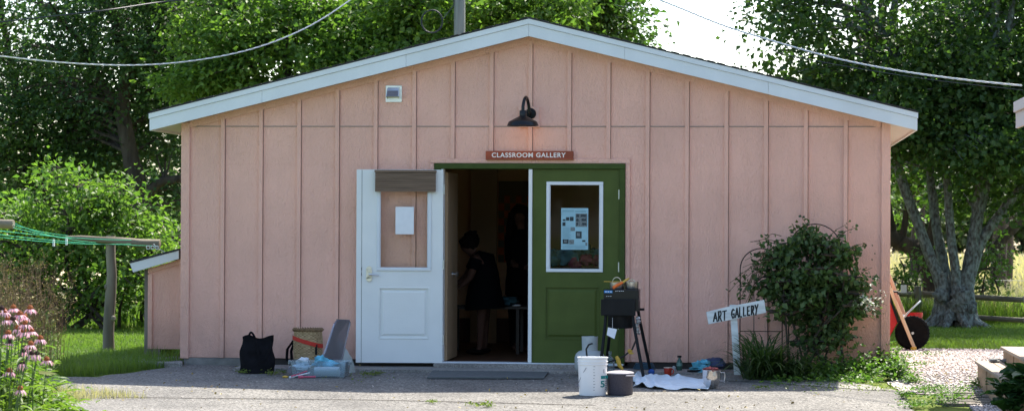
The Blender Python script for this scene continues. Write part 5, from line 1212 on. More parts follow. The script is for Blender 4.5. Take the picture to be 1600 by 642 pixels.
tree('boxelder_tree', 'bright yellow-green tree behind the utility pole and roof peak', 'tree', Q(660, 505, Y4), st, bl, M['L_light'], M['bark'], ln=.115, nper=42, spread=.19, seed=22)
Y5 = 17.
st = [([Q(860, 500, Y5), Q(865, 200, Y5), Q(870, 50, Y5), Q(860, -60, Y5)], .18, .05), ([Q(868, 120, Y5), Q(930, 60, Y5), Q(960, 10, Y5)], .08, .03)]
bl = [(Q(850, 20, Y5), (1.3, 1.2, .8), 110), (Q(925, 35, Y5), (.85, 1.0, .55), 66), (Q(965, 38, Y5), (.4, .6, .28), 17), (Q(880, -70, Y5), (1.5, 1.4, .8), 90), (Q(920, -10, Y5), (.9, 1, .5), 50), (Q(790, -20, Y5), (1.6, 1.2, 1), 80)]
tree('ash_tree', 'deep green tree right of the roof peak beside the open sky', 'tree', Q(860, 505, Y5), st, bl, M['L_mid'], M['bark'], ln=.12, nper=38, spread=.25, seed=23)
st = [([Q(330, 500, 20), Q(335, 200, 20), Q(340, 50, 20), Q(330, -60, 20)], .2, .06)]
bl = [(Q(310, 60, 20), (1.6, 1.4, 1.5), 170), (Q(370, -20, 20), (1.8, 1.6, 1.2), 120), (Q(300, 190, 20), (1.2, 1.2, 1.0), 80)]
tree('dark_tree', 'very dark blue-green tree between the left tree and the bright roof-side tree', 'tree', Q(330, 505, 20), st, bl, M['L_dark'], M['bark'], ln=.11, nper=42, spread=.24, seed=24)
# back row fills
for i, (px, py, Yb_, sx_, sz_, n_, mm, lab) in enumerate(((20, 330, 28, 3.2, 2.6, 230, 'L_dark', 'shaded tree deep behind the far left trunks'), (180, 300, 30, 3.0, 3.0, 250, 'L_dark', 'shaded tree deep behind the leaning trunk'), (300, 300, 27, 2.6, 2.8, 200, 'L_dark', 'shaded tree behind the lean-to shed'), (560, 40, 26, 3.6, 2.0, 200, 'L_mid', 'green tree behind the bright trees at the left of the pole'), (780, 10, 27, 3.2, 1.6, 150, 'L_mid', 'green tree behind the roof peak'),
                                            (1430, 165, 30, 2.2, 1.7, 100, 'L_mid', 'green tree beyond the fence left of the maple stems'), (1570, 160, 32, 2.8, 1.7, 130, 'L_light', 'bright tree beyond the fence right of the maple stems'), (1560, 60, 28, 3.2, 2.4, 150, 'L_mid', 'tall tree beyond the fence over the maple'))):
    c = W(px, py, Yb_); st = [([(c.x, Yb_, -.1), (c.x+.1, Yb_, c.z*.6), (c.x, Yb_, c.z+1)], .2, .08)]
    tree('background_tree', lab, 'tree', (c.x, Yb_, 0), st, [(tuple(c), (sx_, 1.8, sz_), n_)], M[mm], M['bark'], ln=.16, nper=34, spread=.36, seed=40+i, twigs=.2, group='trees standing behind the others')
# far hedgerow beyond the field
rr = random.Random(12)
i = 0
for px, h in ((1385, 3.6), (1400, 4.5), (1425, 5.), (1460, 6.0), (1500, 5.0), (1545, 5.2), (1575, 4.2), (1600, 5.6), (1640, 5), (300, 7), (1340, 5), (1700, 6)):
    Yh = 118+rr.uniform(-6, 6); c = W(px, 380, Yh); i += 1
    where = 'seen between the building corner and the maple' if px < 1440 else ('seen right of the maple trunks' if px > 1540 else 'seen through the gap between the maple trunks')
    tree('hedgerow_tree', 'hazy tree across the dry field, '+where, 'tree', (c.x, Yh, 0), [([(c.x, Yh, 0), (c.x, Yh, h*.5), (c.x, Yh, h*.8)], .25, .1)], [((c.x, Yh, h*.5), (rr.uniform(2.6, 3.6), 2, h*.5), 110)], M['L_far'], M['bark'], ln=.45, nper=16, spread=.5, seed=60+i, twigs=0, group='trees along the far edge of the field')
# left shrub (box elder thicket) with bright shoots
Ysh = 7.6
def shrub(name, lab, Y, blobs, lm, ln, nper, spread, seed, bx, wr=.55, stems=7, cat='shrub', group=None, twigs=.6):
    rr = random.Random(seed); b0 = blobs[0][0]; st = []
    for k in range(stems):
        c, rad, n_ = blobs[k % len(blobs)]
        st.append(([(bx+rr.uniform(-.25, .25)*stems*.2, Y+rr.uniform(-.3, .3), -.03), (bx*.5+c[0]*.5+rr.uniform(-.2, .2), Y+rr.uniform(-.2, .2), c[2]*.5), (c[0]+rr.uniform(-.3, .3)*rad[0], c[1]+rr.uniform(-.3, .3), c[2]+rad[2]*.5)], .035 if ln > .07 else .012, .008))
    return tree(name, lab, cat, (bx, Y, 0), st, blobs, lm, M['bark'], ln=ln, nper=nper, spread=spread, seed=seed, wr=wr, group=group, twigs=twigs)
bl = [(Q(90, 350, Ysh), (.75, .6, .45), 43), (Q(85, 275, Ysh), (.22, .3, .26), 11), (Q(130, 310, Ysh), (.5, .5, .3), 24), (Q(180, 320, Ysh), (.40, .4, .34), 21), (Q(222, 360, Ysh), (.22, .4, .30), 12), (Q(150, 400, Ysh), (1.0, .7, .6), 79), (Q(60, 430, Ysh), (.9, .7, .6), 64), (Q(200, 440, Ysh), (.65, .6, .55), 46), (Q(120, 480, Ysh+.2), (1.3, .6, .28), 50), (Q(0, 380, Ysh+.5), (.8, .7, .6), 43)]
shrub('boxelder_shrub', 'wide leafy shrub with bright yellow-green shoots left of the building', Ysh, bl, M['L_light'], .095, 34, .17, 70, Q(140, 510, Ysh)[0], stems=10)
bl = [(Q(235, 440, Ysh+1), (.6, .5, .55), 44), (Q(262, 480, Ysh+1), (.5, .5, .35), 30), (Q(265, 400, Ysh+1.5), (.5, .5, .5), 30)]
shrub('leafy_shrub', 'mid green shrub close behind the lean-to shed', Ysh+1, bl, M['L_light'], .09, 32, .17, 71, Q(245, 510, Ysh+1)[0], stems=5)
bl = [(Q(1560, 455, 13.6), (.3, .3, .5), 16), (Q(1552, 425, 13.6), (.34, .3, .25), 12)]
bl = [(Q(1542, 430, 14.5), (.33, .4, .34), 14), (Q(1556, 400, 14.5), (.25, .3, .2), 8), (Q(1530, 470, 14.5), (.3, .3, .25), 10)]
shrub('sapling', 'thin pale sapling by the fence right of the big trunks', 14.5, bl, M['L_cover'], .085, 26, .14, 72, Q(1540, 510, 14.5)[0], stems=4, cat='sapling')
bl = [(Q(1412, 430, 13.8), (.2, .4, .24), 7), (Q(1404, 455, 13.8), (.2, .3, .2), 6), (Q(1436, 405, 13.8), (.22, .3, .2), 6)]
shrub('sapling', 'thin leafy sapling between the barrow handles and the dark trunk', 13.8, bl, M['L_cover'], .085, 24, .14, 73, Q(1418, 510, 13.8)[0], stems=4, cat='sapling')
# ================================================================== UTILITY POLE AND WIRES
Yp_ = 10.2; p = W(718, 60, Yp_)
S = empty('utility_pole', (p.x, Yp_, 0), 'grey wooden utility pole rising behind the roof peak', 'pole')
w = MB(); w.tube([(p.x, Yp_, -.1), (p.x, Yp_, 4), (p.x, Yp_, 8.5)], [.115, .085, .075], 14, noise=.02); w.build('shaft', M['polegrey'], S, smooth=True)
w = MB(); q = W(675, 34, Yp_-.2)
for j in range(2): w.tube([(q.x+(.15+.012*j)*math.cos(t), Yp_-.2, q.z+(.16+.01*j)*math.sin(t)) for t in [2*math.pi*k/30 for k in range(31)]], .006, 6)
w.tube([(q.x+.16, Yp_-.2, q.z+.03), (p.x-.08, Yp_-.05, q.z+.25), (p.x-.08, Yp_-.05, 5.2)], .006, 6)
tag(w.build('cable_loop', M['wireblack'], smooth=True), 'black loop of spare cable hanging left of the utility pole', 'cable')
def wire(pts, Ys, r, m, lab, twist=False):
    P = [Vector(W(x, y, Y)) for (x, y), Y in zip(pts, Ys)]; O = []
    for i in range(len(P)-1):
        p0, p1, p2, p3 = P[max(i-1, 0)], P[i], P[i+1], P[min(i+2, len(P)-1)]
        for k in range(12): t = k/12; O.append(.5*((2*p1)+(p2-p0)*t+(2*p0-5*p1+4*p2-p3)*t*t+(3*p1-p0-3*p2+p3)*t**3))
    O.append(P[-1]); w = MB(); w.tube(O, r, 6)
    if twist:
        for ph in (0, 2.1, 4.2):
            T = []
            L_ = 0
            for i in range(len(O)-1):
                for k in range(5):
                    v = O[i].lerp(O[i+1], k/5); L_ += (O[i+1]-O[i]).length/5; a = L_*18+ph; T.append(v+Vector((0, math.cos(a), math.sin(a)))*r*1.3)
            w.tube(T, r*.75, 5)
    tag(w.build('overhead_wire', m, smooth=True), lab, 'wire')
wire([(-60, 80), (0, 88), (110, 99), (215, 102), (310, 94), (400, 75), (480, 43), (548, 0), (610, -48)], [3, 3.2, 3.5, 4, 4.5, 5, 5.5, 6, 6.5], .005, M['wirewhite'], 'pale twisted cable sagging across the trees at upper left', True)
wire([(-60, 42), (0, 35), (160, 17), (250, 4), (335, -4), (500, -20)], [4, 4, 4, 5, 5, 6], .010, M['wireblack'], 'straight dark wire crossing the upper left corner above the pale cable')
wire([(1000, -12), (1060, 12), (1130, 40), (1200, 62), (1300, 90), (1400, 110), (1500, 124), (1597, 134)], [3, 2.5, 2, 1.5, .8, 0, -.8, -1.4], .005, M['wirewhite'], 'pale twisted cable running down to the eave at right', True)
wire([(960, 8), (1060, 34), (1200, 78), (1300, 100), (1450, 124), (1598, 141)], [3, 2.5, 1.5, .8, -.4, -1.4], .004, M['wireblack'], 'thin dark wire just under the pale cable at right')
st = [([Q(1195, 160, 18), Q(1180, 105, 18), Q(1165, 95, 18), Q(1130, 62, 18)], .02, .006), ([Q(1180, 105, 18), Q(1150, 100, 18), Q(1120, 78, 18)], .012, .005)]
# ================================================================== BUSH, TRELLIS, DAYLILY, COVER
def arch(px0, px1, pyt, pyb, Y, nm, lab, bars=()):
    a = W(px0, pyb, Y); b_ = W(px1, pyb, Y); t = W((px0+px1)/2, pyt, Y); r_ = (b_.x-a.x)/2; cx_ = (a.x+b_.x)/2; zs = t.z-r_
    S = empty(nm, (cx_, Y, 0), lab, 'trellis'); w = MB()
    w.tube([(a.x, Y, -.03), (a.x, Y, zs)]+[(cx_-r_*math.cos(q), Y, zs+r_*math.sin(q)) for q in [math.pi*k/16 for k in range(1, 16)]]+[(b_.x, Y, zs), (b_.x, Y, -.03)], .0055, 6); w.build('arch_frame', M['black'], S, smooth=True)
    w = MB()
    for py in bars: z = W(px0, py, Y).z; w.tube([(a.x, Y+.006, z), (b_.x, Y+.006, z)], .004, 5)
    for f_ in (.33, .66): w.tube([(a.x+(b_.x-a.x)*f_, Y+.005, 0), (a.x+(b_.x-a.x)*f_, Y+.005, zs+r_*.2)], .004, 5)
    w.build('wire_bars', M['black'], S, smooth=True)
arch(1232, 1314, 350, 560, -.22, 'garden_trellis', 'taller black wire arch trellis standing out above the bush', (391, 480))
arch(1156, 1222, 388, 560, -.25, 'garden_trellis', 'lower black wire arch trellis at the left side of the bush', (447, 517))
Yv = -.42
bl = [(Q(1268, 425, Yv), (.26, .24, .20), 44), (Q(1250, 462, Yv), (.26, .26, .24), 44), (Q(1298, 470, Yv), (.22, .26, .24), 41), (Q(1285, 510, Yv), (.26, .24, .24), 41), (Q(1228, 400, Yv), (.15, .16, .11), 18), (Q(1292, 392, Yv), (.2, .18, .10), 18), (Q(1255, 378, Yv), (.13, .12, .08), 9), (Q(1325, 440, Yv), (.15, .2, .13), 15), (Q(1330, 478, Yv), (.13, .2, .13), 14), (Q(1268, 553, Yv), (.28, .24, .2), 29), (Q(1205, 408, Yv), (.08, .1, .06), 4), (Q(1318, 402, Yv), (.1, .1, .06), 6), (Q(1175, 440, Yv), (.07, .1, .12), 3), (Q(1215, 450, Yv), (.1, .15, .2), 12), (Q(1262, 362, Yv), (.06, .1, .04), 4)]
shrub('flowering_shrub', 'dense dark green shrub climbing over the wire arches against the pink wall', Yv, bl, M['L_bush'], .07, 20, .065, 80, Q(1275, 590, Yv)[0], wr=.75, stems=11, cat='shrub')
RNG = np.random.default_rng(5); rr = random.Random(31)
ts = MB(); tips = []
for k in range(46):
    a_ = rr.choice([(1200, 400, 1150, 455), (1230, 380, 1185, 375), (1260, 372, 1250, 350), (1300, 380, 1330, 362), (1330, 400, 1345, 385), (1325, 440, 1368, 425), (1330, 465, 1372, 470), (1190, 420, 1165, 480), (1325, 480, 1365, 490), (1215, 400, 1170, 420)])
    x0_, y0_ = a_[0]+rr.uniform(-14, 14), a_[1]+rr.uniform(-12, 12); x1_, y1_ = a_[2]+rr.uniform(-14, 14), a_[3]+rr.uniform(-14, 12); yy = Yv+rr.uniform(-.15, .15)
    A_, B_ = W(x0_, y0_, yy), W(x1_, y1_, yy); ts.tube([A_, A_.lerp(B_, .5)+Vector((0, 0, .03)), B_], [.004, .003, .002], 4)
    for q in range(6): tips.append((A_.lerp(B_, rr.uniform(.3, 1.))+Vector((rr.uniform(-.02, .02), rr.uniform(-.02, .02), rr.uniform(-.01, .03)))))
S = [o for o in C.objects if o.name.startswith('flowering_shrub')][0]
ts.build('shoots', M['twig'], S)
tp = np.array([tuple(t) for t in tips]); n = len(tp)
leaves('shoot_leaves', tp, RNG.normal(size=(n, 3)), RNG.normal(size=(n, 3))+np.array([0, -1, 1]), RNG.uniform(.02, .055, n), RNG.uniform(.015, .04, n), M['L_bush'], S, seg=2)
w = MB()
for k in range(70):
    x_, y_ = (rr.uniform(1345, 1382), rr.uniform(455, 490)) if k < 22 else (rr.uniform(1185, 1375), rr.uniform(365, 500)); p = W(x_, y_, Yv-.2+rr.uniform(0, .2)); w.blob(tuple(p), .008, .008, .008, .2, 6, 4, seed=k)
w.build('seed_heads', mat('brown_seed_heads', (.16, .12, .06), .9), S)
n = 60; tp = np.array([tuple(W(rr.gauss(1360, 10), rr.gauss(470, 9), Yv-.2+rr.uniform(-.1, .1))) for _ in range(n)])
leaves('blossom_sprays', tp, RNG.normal(size=(n, 3)), RNG.normal(size=(n, 3))+np.array([0, 0, 1]), np.full(n, .035), np.full(n, .03), M['flowerwhite'], S)
def strap_clump(name, lab, cx, cy, n, L0, L1, m, seed, width=.018, cat='plant'):
    r = np.random.default_rng(seed); V = []; F = []; Rn = []; K = 9
    for i in range(n):
        a = r.uniform(0, 6.28); L = r.uniform(L0, L1); el = r.uniform(.75, 1.45); bx, by = cx+r.normal()*.09, cy+r.normal()*.06
        dx, dy = math.cos(a), math.sin(a); x = 0; z = 0; pts = []
        for k in range(K):
            pts.append((bx+dx*x, by+dy*x, gz(bx, by)+max(z, .01))); st_ = L/K; x += math.cos(el)*st_; z += math.sin(el)*st_; el -= (.13+.16*k/K)*r.uniform(.7, 1.4)
        b0 = len(V)
        for k, p in enumerate(pts):
            hw = width*.5*(1-(k/(K-1))**2.5)+.0008; V += [(p[0]-dy*hw, p[1]+dx*hw, p[2]), (p[0]+dy*hw, p[1]-dx*hw, p[2])]
        c_ = r.random()
        for k in range(K-1): F.append((b0+2*k, b0+2*k+1, b0+2*k+3, b0+2*k+2)); Rn.append(c_)
    S = empty(name, (cx, cy, gz(cx, cy)), lab, cat); npmesh('blades', np.array(V), np.array(F), m, S, np.array(Rn), smooth=True); return S
g = Gd(1193, 596); strap_clump('daylily_clump', 'large clump of dark arching strap leaves beside the ART GALLERY sign', g.x, g.y+.22, 420, .38, .85, M['L_day'], 4)
g = Gd(1245, 596); strap_clump('daylily_clump', 'smaller clump of arching strap leaves under the shrub', g.x, g.y+.2, 120, .3, .55, M['L_day'], 6)
def cover(name, lab, pts, m, ln, hmax, seed, cat='ground cover', wr=.8, seg=2, kind='stuff', parent=None):
    "leafy cover: list of (px, py, spread px, n)"
    global RNG
    RNG = np.random.default_rng(seed); P = []
    for px, py, sp, n_, h in pts:
        for _ in range(n_):
            g = Gd(px+RNG.normal()*sp, min(640, py+RNG.normal()*sp*.14)); z = gz(g.x, g.y); P.append((g.x, g.y, z+abs(RNG.normal())*h*.5+.015))
    P = np.array(P); n = len(P); D = RNG.normal(size=(n, 3))*np.array([1, 1, .35])+np.array([0, 0, .15]); Nn = RNG.normal(size=(n, 3))*.4+np.array([0, 0, 1])
    return leaves(name, P, D, Nn, ln*RNG.uniform(.6, 1.3, n), ln*wr*RNG.uniform(.6, 1.2, n), m, parent, seg=seg, label=lab, cat=cat, kind=kind)
cover('ground_cover', 'leafy green ground cover along the wall foot at the right corner', [(1290, 590, 22, 700, .16), (1340, 588, 16, 700, .20), (1385, 580, 13, 800, .22), (1400, 592, 12, 600, .16), (1330, 596, 25, 400, .06), (1235, 598, 25, 160, .06)], M['L_cover'], .045, .2, 3)
cover('ground_weeds', 'sprigs of green weeds spreading into the gravel and the pavers', [(1425, 598, 8, 250, .06), (1450, 610, 16, 260, .03), (1415, 622, 6, 200, .05), (1430, 636, 12, 260, .05), (1480, 622, 20, 300, .03), (1540, 596, 6, 220, .10), (1528, 604, 8, 160, .06), (1500, 612, 25, 160, .03), (1440, 570, 8, 60, .02), (1450, 555, 12, 60, .02), (1470, 632, 20, 160, .03), (1420, 560, 6, 60, .05)], M['L_cover'], .026, .1, 4)
cover('crack_weeds', 'small weeds growing in the cracks of the pavement before the building', [(380, 584, 5, 60, .03), (425, 586, 7, 70, .03), (440, 584, 5, 40, .03), (575, 587, 8, 90, .02), (590, 586, 4, 50, .02), (675, 630, 5, 60, .01), (735, 633, 6, 30, .008), (758, 636, 8, 110, .02), (1190, 607, 8, 60, .01), (1260, 606, 30, 90, .01), (1330, 606, 30, 120, .01), (1385, 608, 15, 90, .01), (560, 590, 30, 40, .01)], M['weed'], .022, .1, 5)
cover('leaf_litter', 'scattered dry fallen leaves on the asphalt and gravel', [(600, 620, 260, 60, .0), (1100, 622, 160, 50, .0), (1470, 590, 40, 40, .0), (300, 610, 80, 30, .0)], M['litter'], .03, .0, 15, cat='leaves')
# broad leaved plants at the bottom right
def hosta(name, lab, cx, cy, n, L0, L1, seed, up=.0):
    r = np.random.default_rng(seed); a = r.uniform(0, 6.28, n); el = r.uniform(.25, 1.1, n); s_ = r.uniform(.02, .16, n)
    P = np.stack([cx+np.cos(a)*s_, cy+np.sin(a)*s_, gz(cx, cy)+.02+r.uniform(.0, .2, n)+up], 1)
    D = np.stack([np.cos(a)*np.cos(el), np.sin(a)*np.cos(el), np.sin(el)], 1); Nn = np.stack([-np.cos(a)*np.sin(el), -np.sin(a)*np.sin(el), np.cos(el)], 1)+r.normal(size=(n, 3))*.2
    L = r.uniform(L0, L1, n); S = empty(name, (cx, cy, gz(cx, cy)), lab, 'plant')
    # finer leaves: grid each leaf so it curls
    V = []; F = []; Rn = []; K, J = 8, 5
    D = unit(D); Sd = unit(np.cross(D, Nn)); U = np.cross(Sd, D)
    for i in range(n):
        b0 = len(V); ph = r.uniform(0, 6)
        for k in range(K):
            t = k/(K-1); wd = L[i]*.36*math.sin(math.pi*min(1, t*.93+.05))**.7
            for j in range(J):
                s2 = (j/(J-1)-.5)*2; q = P[i]+D[i]*L[i]*t+Sd[i]*wd*s2+U[i]*(-.35*L[i]*t*t+.16*wd*s2*s2*2+.012*math.sin(9*t+ph+3*s2)); V.append(q)
        F += [(b0+k*J+j, b0+k*J+j+1, b0+(k+1)*J+j+1, b0+(k+1)*J+j) for k in range(K-1) for j in range(J-1)]; Rn += [r.random()]*((K-1)*(J-1))
    V = np.array(V); V[:, 2] = np.maximum(V[:, 2], gz(cx, cy)+.006)
    npmesh('leaves', V, np.array(F), M['L_hosta'], S, np.array(Rn), smooth=True); return S
g = Gd(1586, 652); hosta('broad_leaf_plant', 'plant with large rounded dark green leaves in front of the wooden steps', g.x, g.y, 60, .12, .20, 3, up=.03)
g = Gd(1622, 652); hosta('broad_leaf_plant', 'taller plant with large rounded leaves cut by the right edge', g.x, g.y, 70, .15, .25, 4, up=.14)
p = Gd(1583, 636); w = MB(); w.blob((p.x, p.y, p.z+.02), .045, .035, .025, .1, seed=4, zmin=p.z); tag(w.build('round_stone', M['stone'], smooth=True), 'rounded grey stone on the ground under the broad leaves', 'stone')

# ================================================================== GRASS
def blades(name, lab, n, x0, x1, y0, y1, h0, h1, wd, m, seed, inside=None, cat='grass', lean=.35):
    r = np.random.default_rng(seed); x = r.uniform(x0, x1, n); y = r.uniform(y0, y1, n)
    if inside is not None: k = inside(x, y); x, y = x[k], y[k]; n = len(x)
    z = np.where(y < -3.5, -.1225, np.where(y < 0, .035*y, 0))
    patch = .5+.5*np.sin(x*2.3+np.sin(y*1.7)*1.5)*np.cos(y*1.9+x)
    h = r.uniform(h0, h1, n)*(.7+.6*patch); a = r.uniform(0, 6.28, n); d = np.stack([np.cos(a), np.sin(a), 0*a], 1); s = np.stack([-np.sin(a), np.cos(a), 0*a], 1)
    P = np.stack([x, y, z-.01], 1); up = np.array([0, 0, 1.]); l = r.uniform(.1, lean*2, n)[:, None]; H = h[:, None]; w2 = wd*r.uniform(.6, 1.2, n)[:, None]
    mid = P+up*H*.6+d*H*l*.3; tip = P+up*H*(1-.2*l)+d*H*l
    V = np.stack([P-s*w2, P+s*w2, mid+s*w2*.7, mid-s*w2*.7, tip], 1); T = np.array([[0, 1, 2], [0, 2, 3], [3, 2, 4]])
    F = (T[None]+np.arange(n)[:, None, None]*5).reshape(-1, 3); rn = np.clip(.5*patch+.5*r.random(n), 0, 1)
    return npmesh(name, V.reshape(-1, 3), F, m, None, np.repeat(rn, 3), label=lab, category=None) if 0 else npmesh(name, V.reshape(-1, 3), F, m, None, np.repeat(rn, 3), label=lab, cat=cat, kind='stuff')
def lawn_in(x, y):
    ed = np.interp(y, [-14, -6, -3.6, -2.75, -2.5, -2.2, -1.5, -1.45, -.9, -.35, 0], [-3.6, -3.62, -3.7, -4.1, -4.65, -5.0, -4.95, -4.3, -4.0, -3.78, -3.7])
    k = (x < np.where(y < 0, ed-.02, np.where(y > .6, -4.0, -3.66)))
    return k & ~((y > .2) & (y < .7) & (x > -4.1))
blades('lawn_grass', 'short green lawn grass left of the building', 90000, -7.6, -3.6, -3.2, 8.4, .025, .075, .0035, M['grass'], 1, lawn_in)
blades('lawn_grass', 'longer tufts of grass along the left edge of the asphalt and the shed foot', 9000, -5.2, -3.66, -1.6, 1.2, .06, .16, .004, M['grass'], 2, lawn_in, lean=.5)
blades('dry_edge_grass', 'dry yellowish grass creeping over the asphalt at the lower left', 5000, -4.75, -3.1, -4.3, -2.9, .02, .10, .003, M['drygrass'], 9, lambda x, y: (x < -3.75+.5*np.exp(-((y+3.3)/.25)**2)+.1*np.sin(y*20)))
blades('lawn_grass', 'short green lawn grass in front of the rail fence', 70000, 3.9, 9.2, 4.6, 12.6, .03, .08, .0045, M['grass'], 3)
blades('tall_field_grass', 'tall grass growing beyond the rail fence', 45000, 3.6, 12, 12.9, 19, .22, .5, .007, M['drygrass'], 4, cat='tall grass')
blades('tall_green_grass', 'tall green grass tangled under and behind the rail fence', 16000, 3.6, 10.5, 12.3, 14.5, .15, .5, .007, M['grass'], 14, cat='tall grass')
blades('field_grass', 'dry pale grass covering the far field', 60000, 3, 36, 19, 80, .25, .5, .022, M['drygrass'], 5, cat='field grass', inside=lambda x, y: (x > 3+.02*(y-19)) & (x < 10+(y-19)*.5))
blades('field_grass', 'shaded grass under the trees beyond the left lawn', 16000, -16, -3.8, 8.2, 15, .08, .3, .008, M['grass'], 6)
# fallen twigs and bits on the asphalt
pebbles('pavement_grit', -3.4, 3.5, -4.2, -.8, 500, .003, .009, M['pebble'], 9, label='small stones and grit scattered over the asphalt', cat='grit', kind='stuff')

# ================================================================== CONEFLOWERS
heads = [(3, 483, 0), (7, 487, 1), (21, 481, 1), (47, 482, 1), (12, 499, 1), (31, 491, 1), (20, 499, 0), (38, 495, 1), (40, 506, 1), (28, 513, 1), (37, 518, 1), (49, 517, 1), (63, 529, 1), (13, 521, 1), (15, 535, 2), (48, 538, 1), (37, 549, 2), (43, 545, 1), (50, 553, 2), (58, 553, 2), (31, 571, 2), (35, 567, 2), (73, 562, 1), (15, 580, 1), (32, 608, 1), (-12, 495, 1), (-10, 520, 1)]
kinds = ['brown coneflower nearly without petals', 'pink coneflower with orange cone', 'faded coneflower with dark cone']
places = ['topmost at the left edge', 'just right of the left edge in the top row', 'highest of the patch', 'top right of the patch', 'big one under the top row at the left edge', 'below the highest flower', 'behind the top row', 'in the middle of the second row', 'below the top right flower', 'third row left', 'third row middle', 'third row right', 'far right of the upper flowers', 'low at the left edge, third row', 'fourth row at the left edge', 'fourth row beside the lawn', 'left of the dark cluster', 'back of the dark cluster', 'middle of the dark cluster', 'right of the dark cluster', 'front of the pair below the cluster', 'back of the pair below the cluster', 'lowest right against the lawn', 'low left among the leaves', 'lowest of all near the bottom leaves', 'outside left top', 'outside left below']
for i, ((px, py, k), pl_) in enumerate(zip(heads, places)):
    rr = random.Random(200+i); Yc = -8.6+rr.uniform(-.5, .5); c = W(px, py, Yc); g0 = -.1225; bx, by = c.x-rr.uniform(.0, .15), Yc+rr.uniform(-.1, .1)
    S = empty('coneflower', (bx, by, g0), kinds[k]+', '+pl_, 'flower', 'coneflowers in the left foreground')
    w = MB(); w.tube([(bx, by, g0-.02), (bx*.6+c.x*.4, by*.6+Yc*.4, g0+(c.z-g0)*.5), (c.x, Yc, c.z-.01)], [.005, .004, .003], 6); w.build('stem', M['stem'], S, smooth=True)
    r0 = .020 if k != 2 else .018; w = MB(); w.lathe([(.001, -.008), (r0*.8, -.006), (r0, .002), (r0*.95, .012), (r0*.6, .022), (.001, .026)], tuple(c), 14); 
    for q in range(60):
        a = q*2.4; t = (q/60)**.5; rr_ = r0*t; z = .026-.022*t*t; w.tube([(c.x+rr_*math.cos(a), Yc+rr_*math.sin(a), c.z+z-.002), (c.x+rr_*1.15*math.cos(a), Yc+rr_*1.15*math.sin(a), c.z+z+.005)], [.0018, .0006], 3, cap=False)
    w.build('cone', M['conedark'] if k in (0, 2) else M['cone'], S)
    n = {0: 5, 1: 13, 2: 8}[k]; a = np.arange(n)*2*math.pi/n+rr.uniform(0, 1); dr = np.array([rr.uniform(-.75, -.25) if k != 2 else rr.uniform(-1.6, -.6) for _ in range(n)])
    D = np.stack([np.cos(a), np.sin(a), dr], 1); P = np.array(tuple(c))+np.stack([np.cos(a)*r0*.8, np.sin(a)*r0*.8, -.003+0*a], 1); Nn = np.stack([np.cos(a)*-dr, np.sin(a)*-dr, np.ones(n)], 1)
    L = np.full(n, .048)*np.array([rr.uniform(.8, 1.1) for _ in range(n)]); RNG = np.random.default_rng(i); leaves('petals', P, D, Nn, L, L*.3, M['petal'], S, seg=2, droop=.3, fold=.12)
    n = 5; t = np.array([rr.uniform(.15, .75) for _ in range(n)]); P = np.array([bx, by, g0])+(np.array(tuple(c))-np.array([bx, by, g0]))*t[:, None]; a = RNG.uniform(0, 6.28, n); D = np.stack([np.cos(a), np.sin(a), RNG.uniform(-.2, .6, n)], 1)
    leaves('stem_leaves', P, D, np.tile([0, 0, 1.], (n, 1)), RNG.uniform(.08, .14, n), RNG.uniform(.02, .035, n), M['L_bed'], S, seg=2, droop=.3)
RNG = np.random.default_rng(77); n = 5500
P = np.stack([RNG.normal(size=n)*.28, RNG.normal(size=n)*.45-8.3, np.abs(RNG.normal(size=n))*.22-.08], 1); c = W(5, 600, -8.4); P[:, 0] += c.x-.05; P[:, 2] *= 1.0
hk = np.interp(P[:, 0]-c.x, [-.3, .0, .12, .3, .45], [.75, .6, .42, .25, .05])-.1; P[:, 2] = np.minimum(-.1+RNG.random(n)**.7*(hk+.1)+0*n, .8)
a = RNG.uniform(0, 6.28, n); D = np.stack([np.cos(a), np.sin(a), RNG.uniform(-.3, .9, n)], 1)
leaves('flower_bed_leaves', P, D, RNG.normal(size=(n, 3))*.3+np.array([0, 0, 1.]), RNG.uniform(.06, .14, n), RNG.uniform(.018, .035, n), M['L_bed'], None, seg=2, droop=.3, label='mass of narrow bright green leaves under the coneflowers', cat='foliage', kind='stuff')
p0 = W(54, 581, -8.6); leaves('long_leaf', np.array([tuple(p0)]), np.array([[1., 0, -.07]]), np.array([[0, -.5, 1.]]), np.array([.165]), np.array([.05]), M['weed'], None, rnd=np.array([1.]), seg=2, fold=.05, label='long yellow-green leaf sticking out right from the flower bed', cat='leaf')
# wild stems with tiny heads between flowers and lawn
def wild(name, lab, n, xr, yr, h0, h1, seed, m, headm, cat='weeds'):
    rr = random.Random(seed); w = MB(); H = []
    for i in range(n):
        x, y = rr.uniform(*xr), rr.uniform(*yr); z = gz(x, y); h = rr.uniform(h0, h1); lx = rr.uniform(-.15, .15); tp = Vector((x+lx, y, z+h)); w.tube([(x, y, z-.01), (x+lx*.3, y, z+h*.55), tp], [.0022, .0018, .001], 3, cap=False)
        for q in range(9):
            t = rr.uniform(.35, 1); a = Vector((x, y, z)).lerp(tp, t); b_ = a+Vector((rr.uniform(-.08, .08), rr.uniform(-.08, .08), rr.uniform(.02, .08))); w.tube([a, b_], [.0014, .0008], 3, cap=False); H.append(tuple(b_))
    S = tag(w.build(name, m), lab, cat, kind='stuff'); r = np.random.default_rng(seed); P = np.repeat(np.array(H), 3, 0); k = len(P)
    leaves(name+'_heads', P, r.normal(size=(k, 3)), r.normal(size=(k, 3)), np.full(k, .013), np.full(k, .009), headm, None, label='tiny seed heads and flowers on the '+cat+' '+lab.split(' ', 1)[1][:0]+('beside the coneflowers' if seed == 1 else 'in the dry brush at the left edge'), cat='seed heads', kind='stuff')
wild('wild_stems', 'thin wild stems between the coneflowers and the lawn', 150, (-5.15, -4.1), (-7.5, -2.6), .35, .8, 1, M['stem'], M['drygrass'])
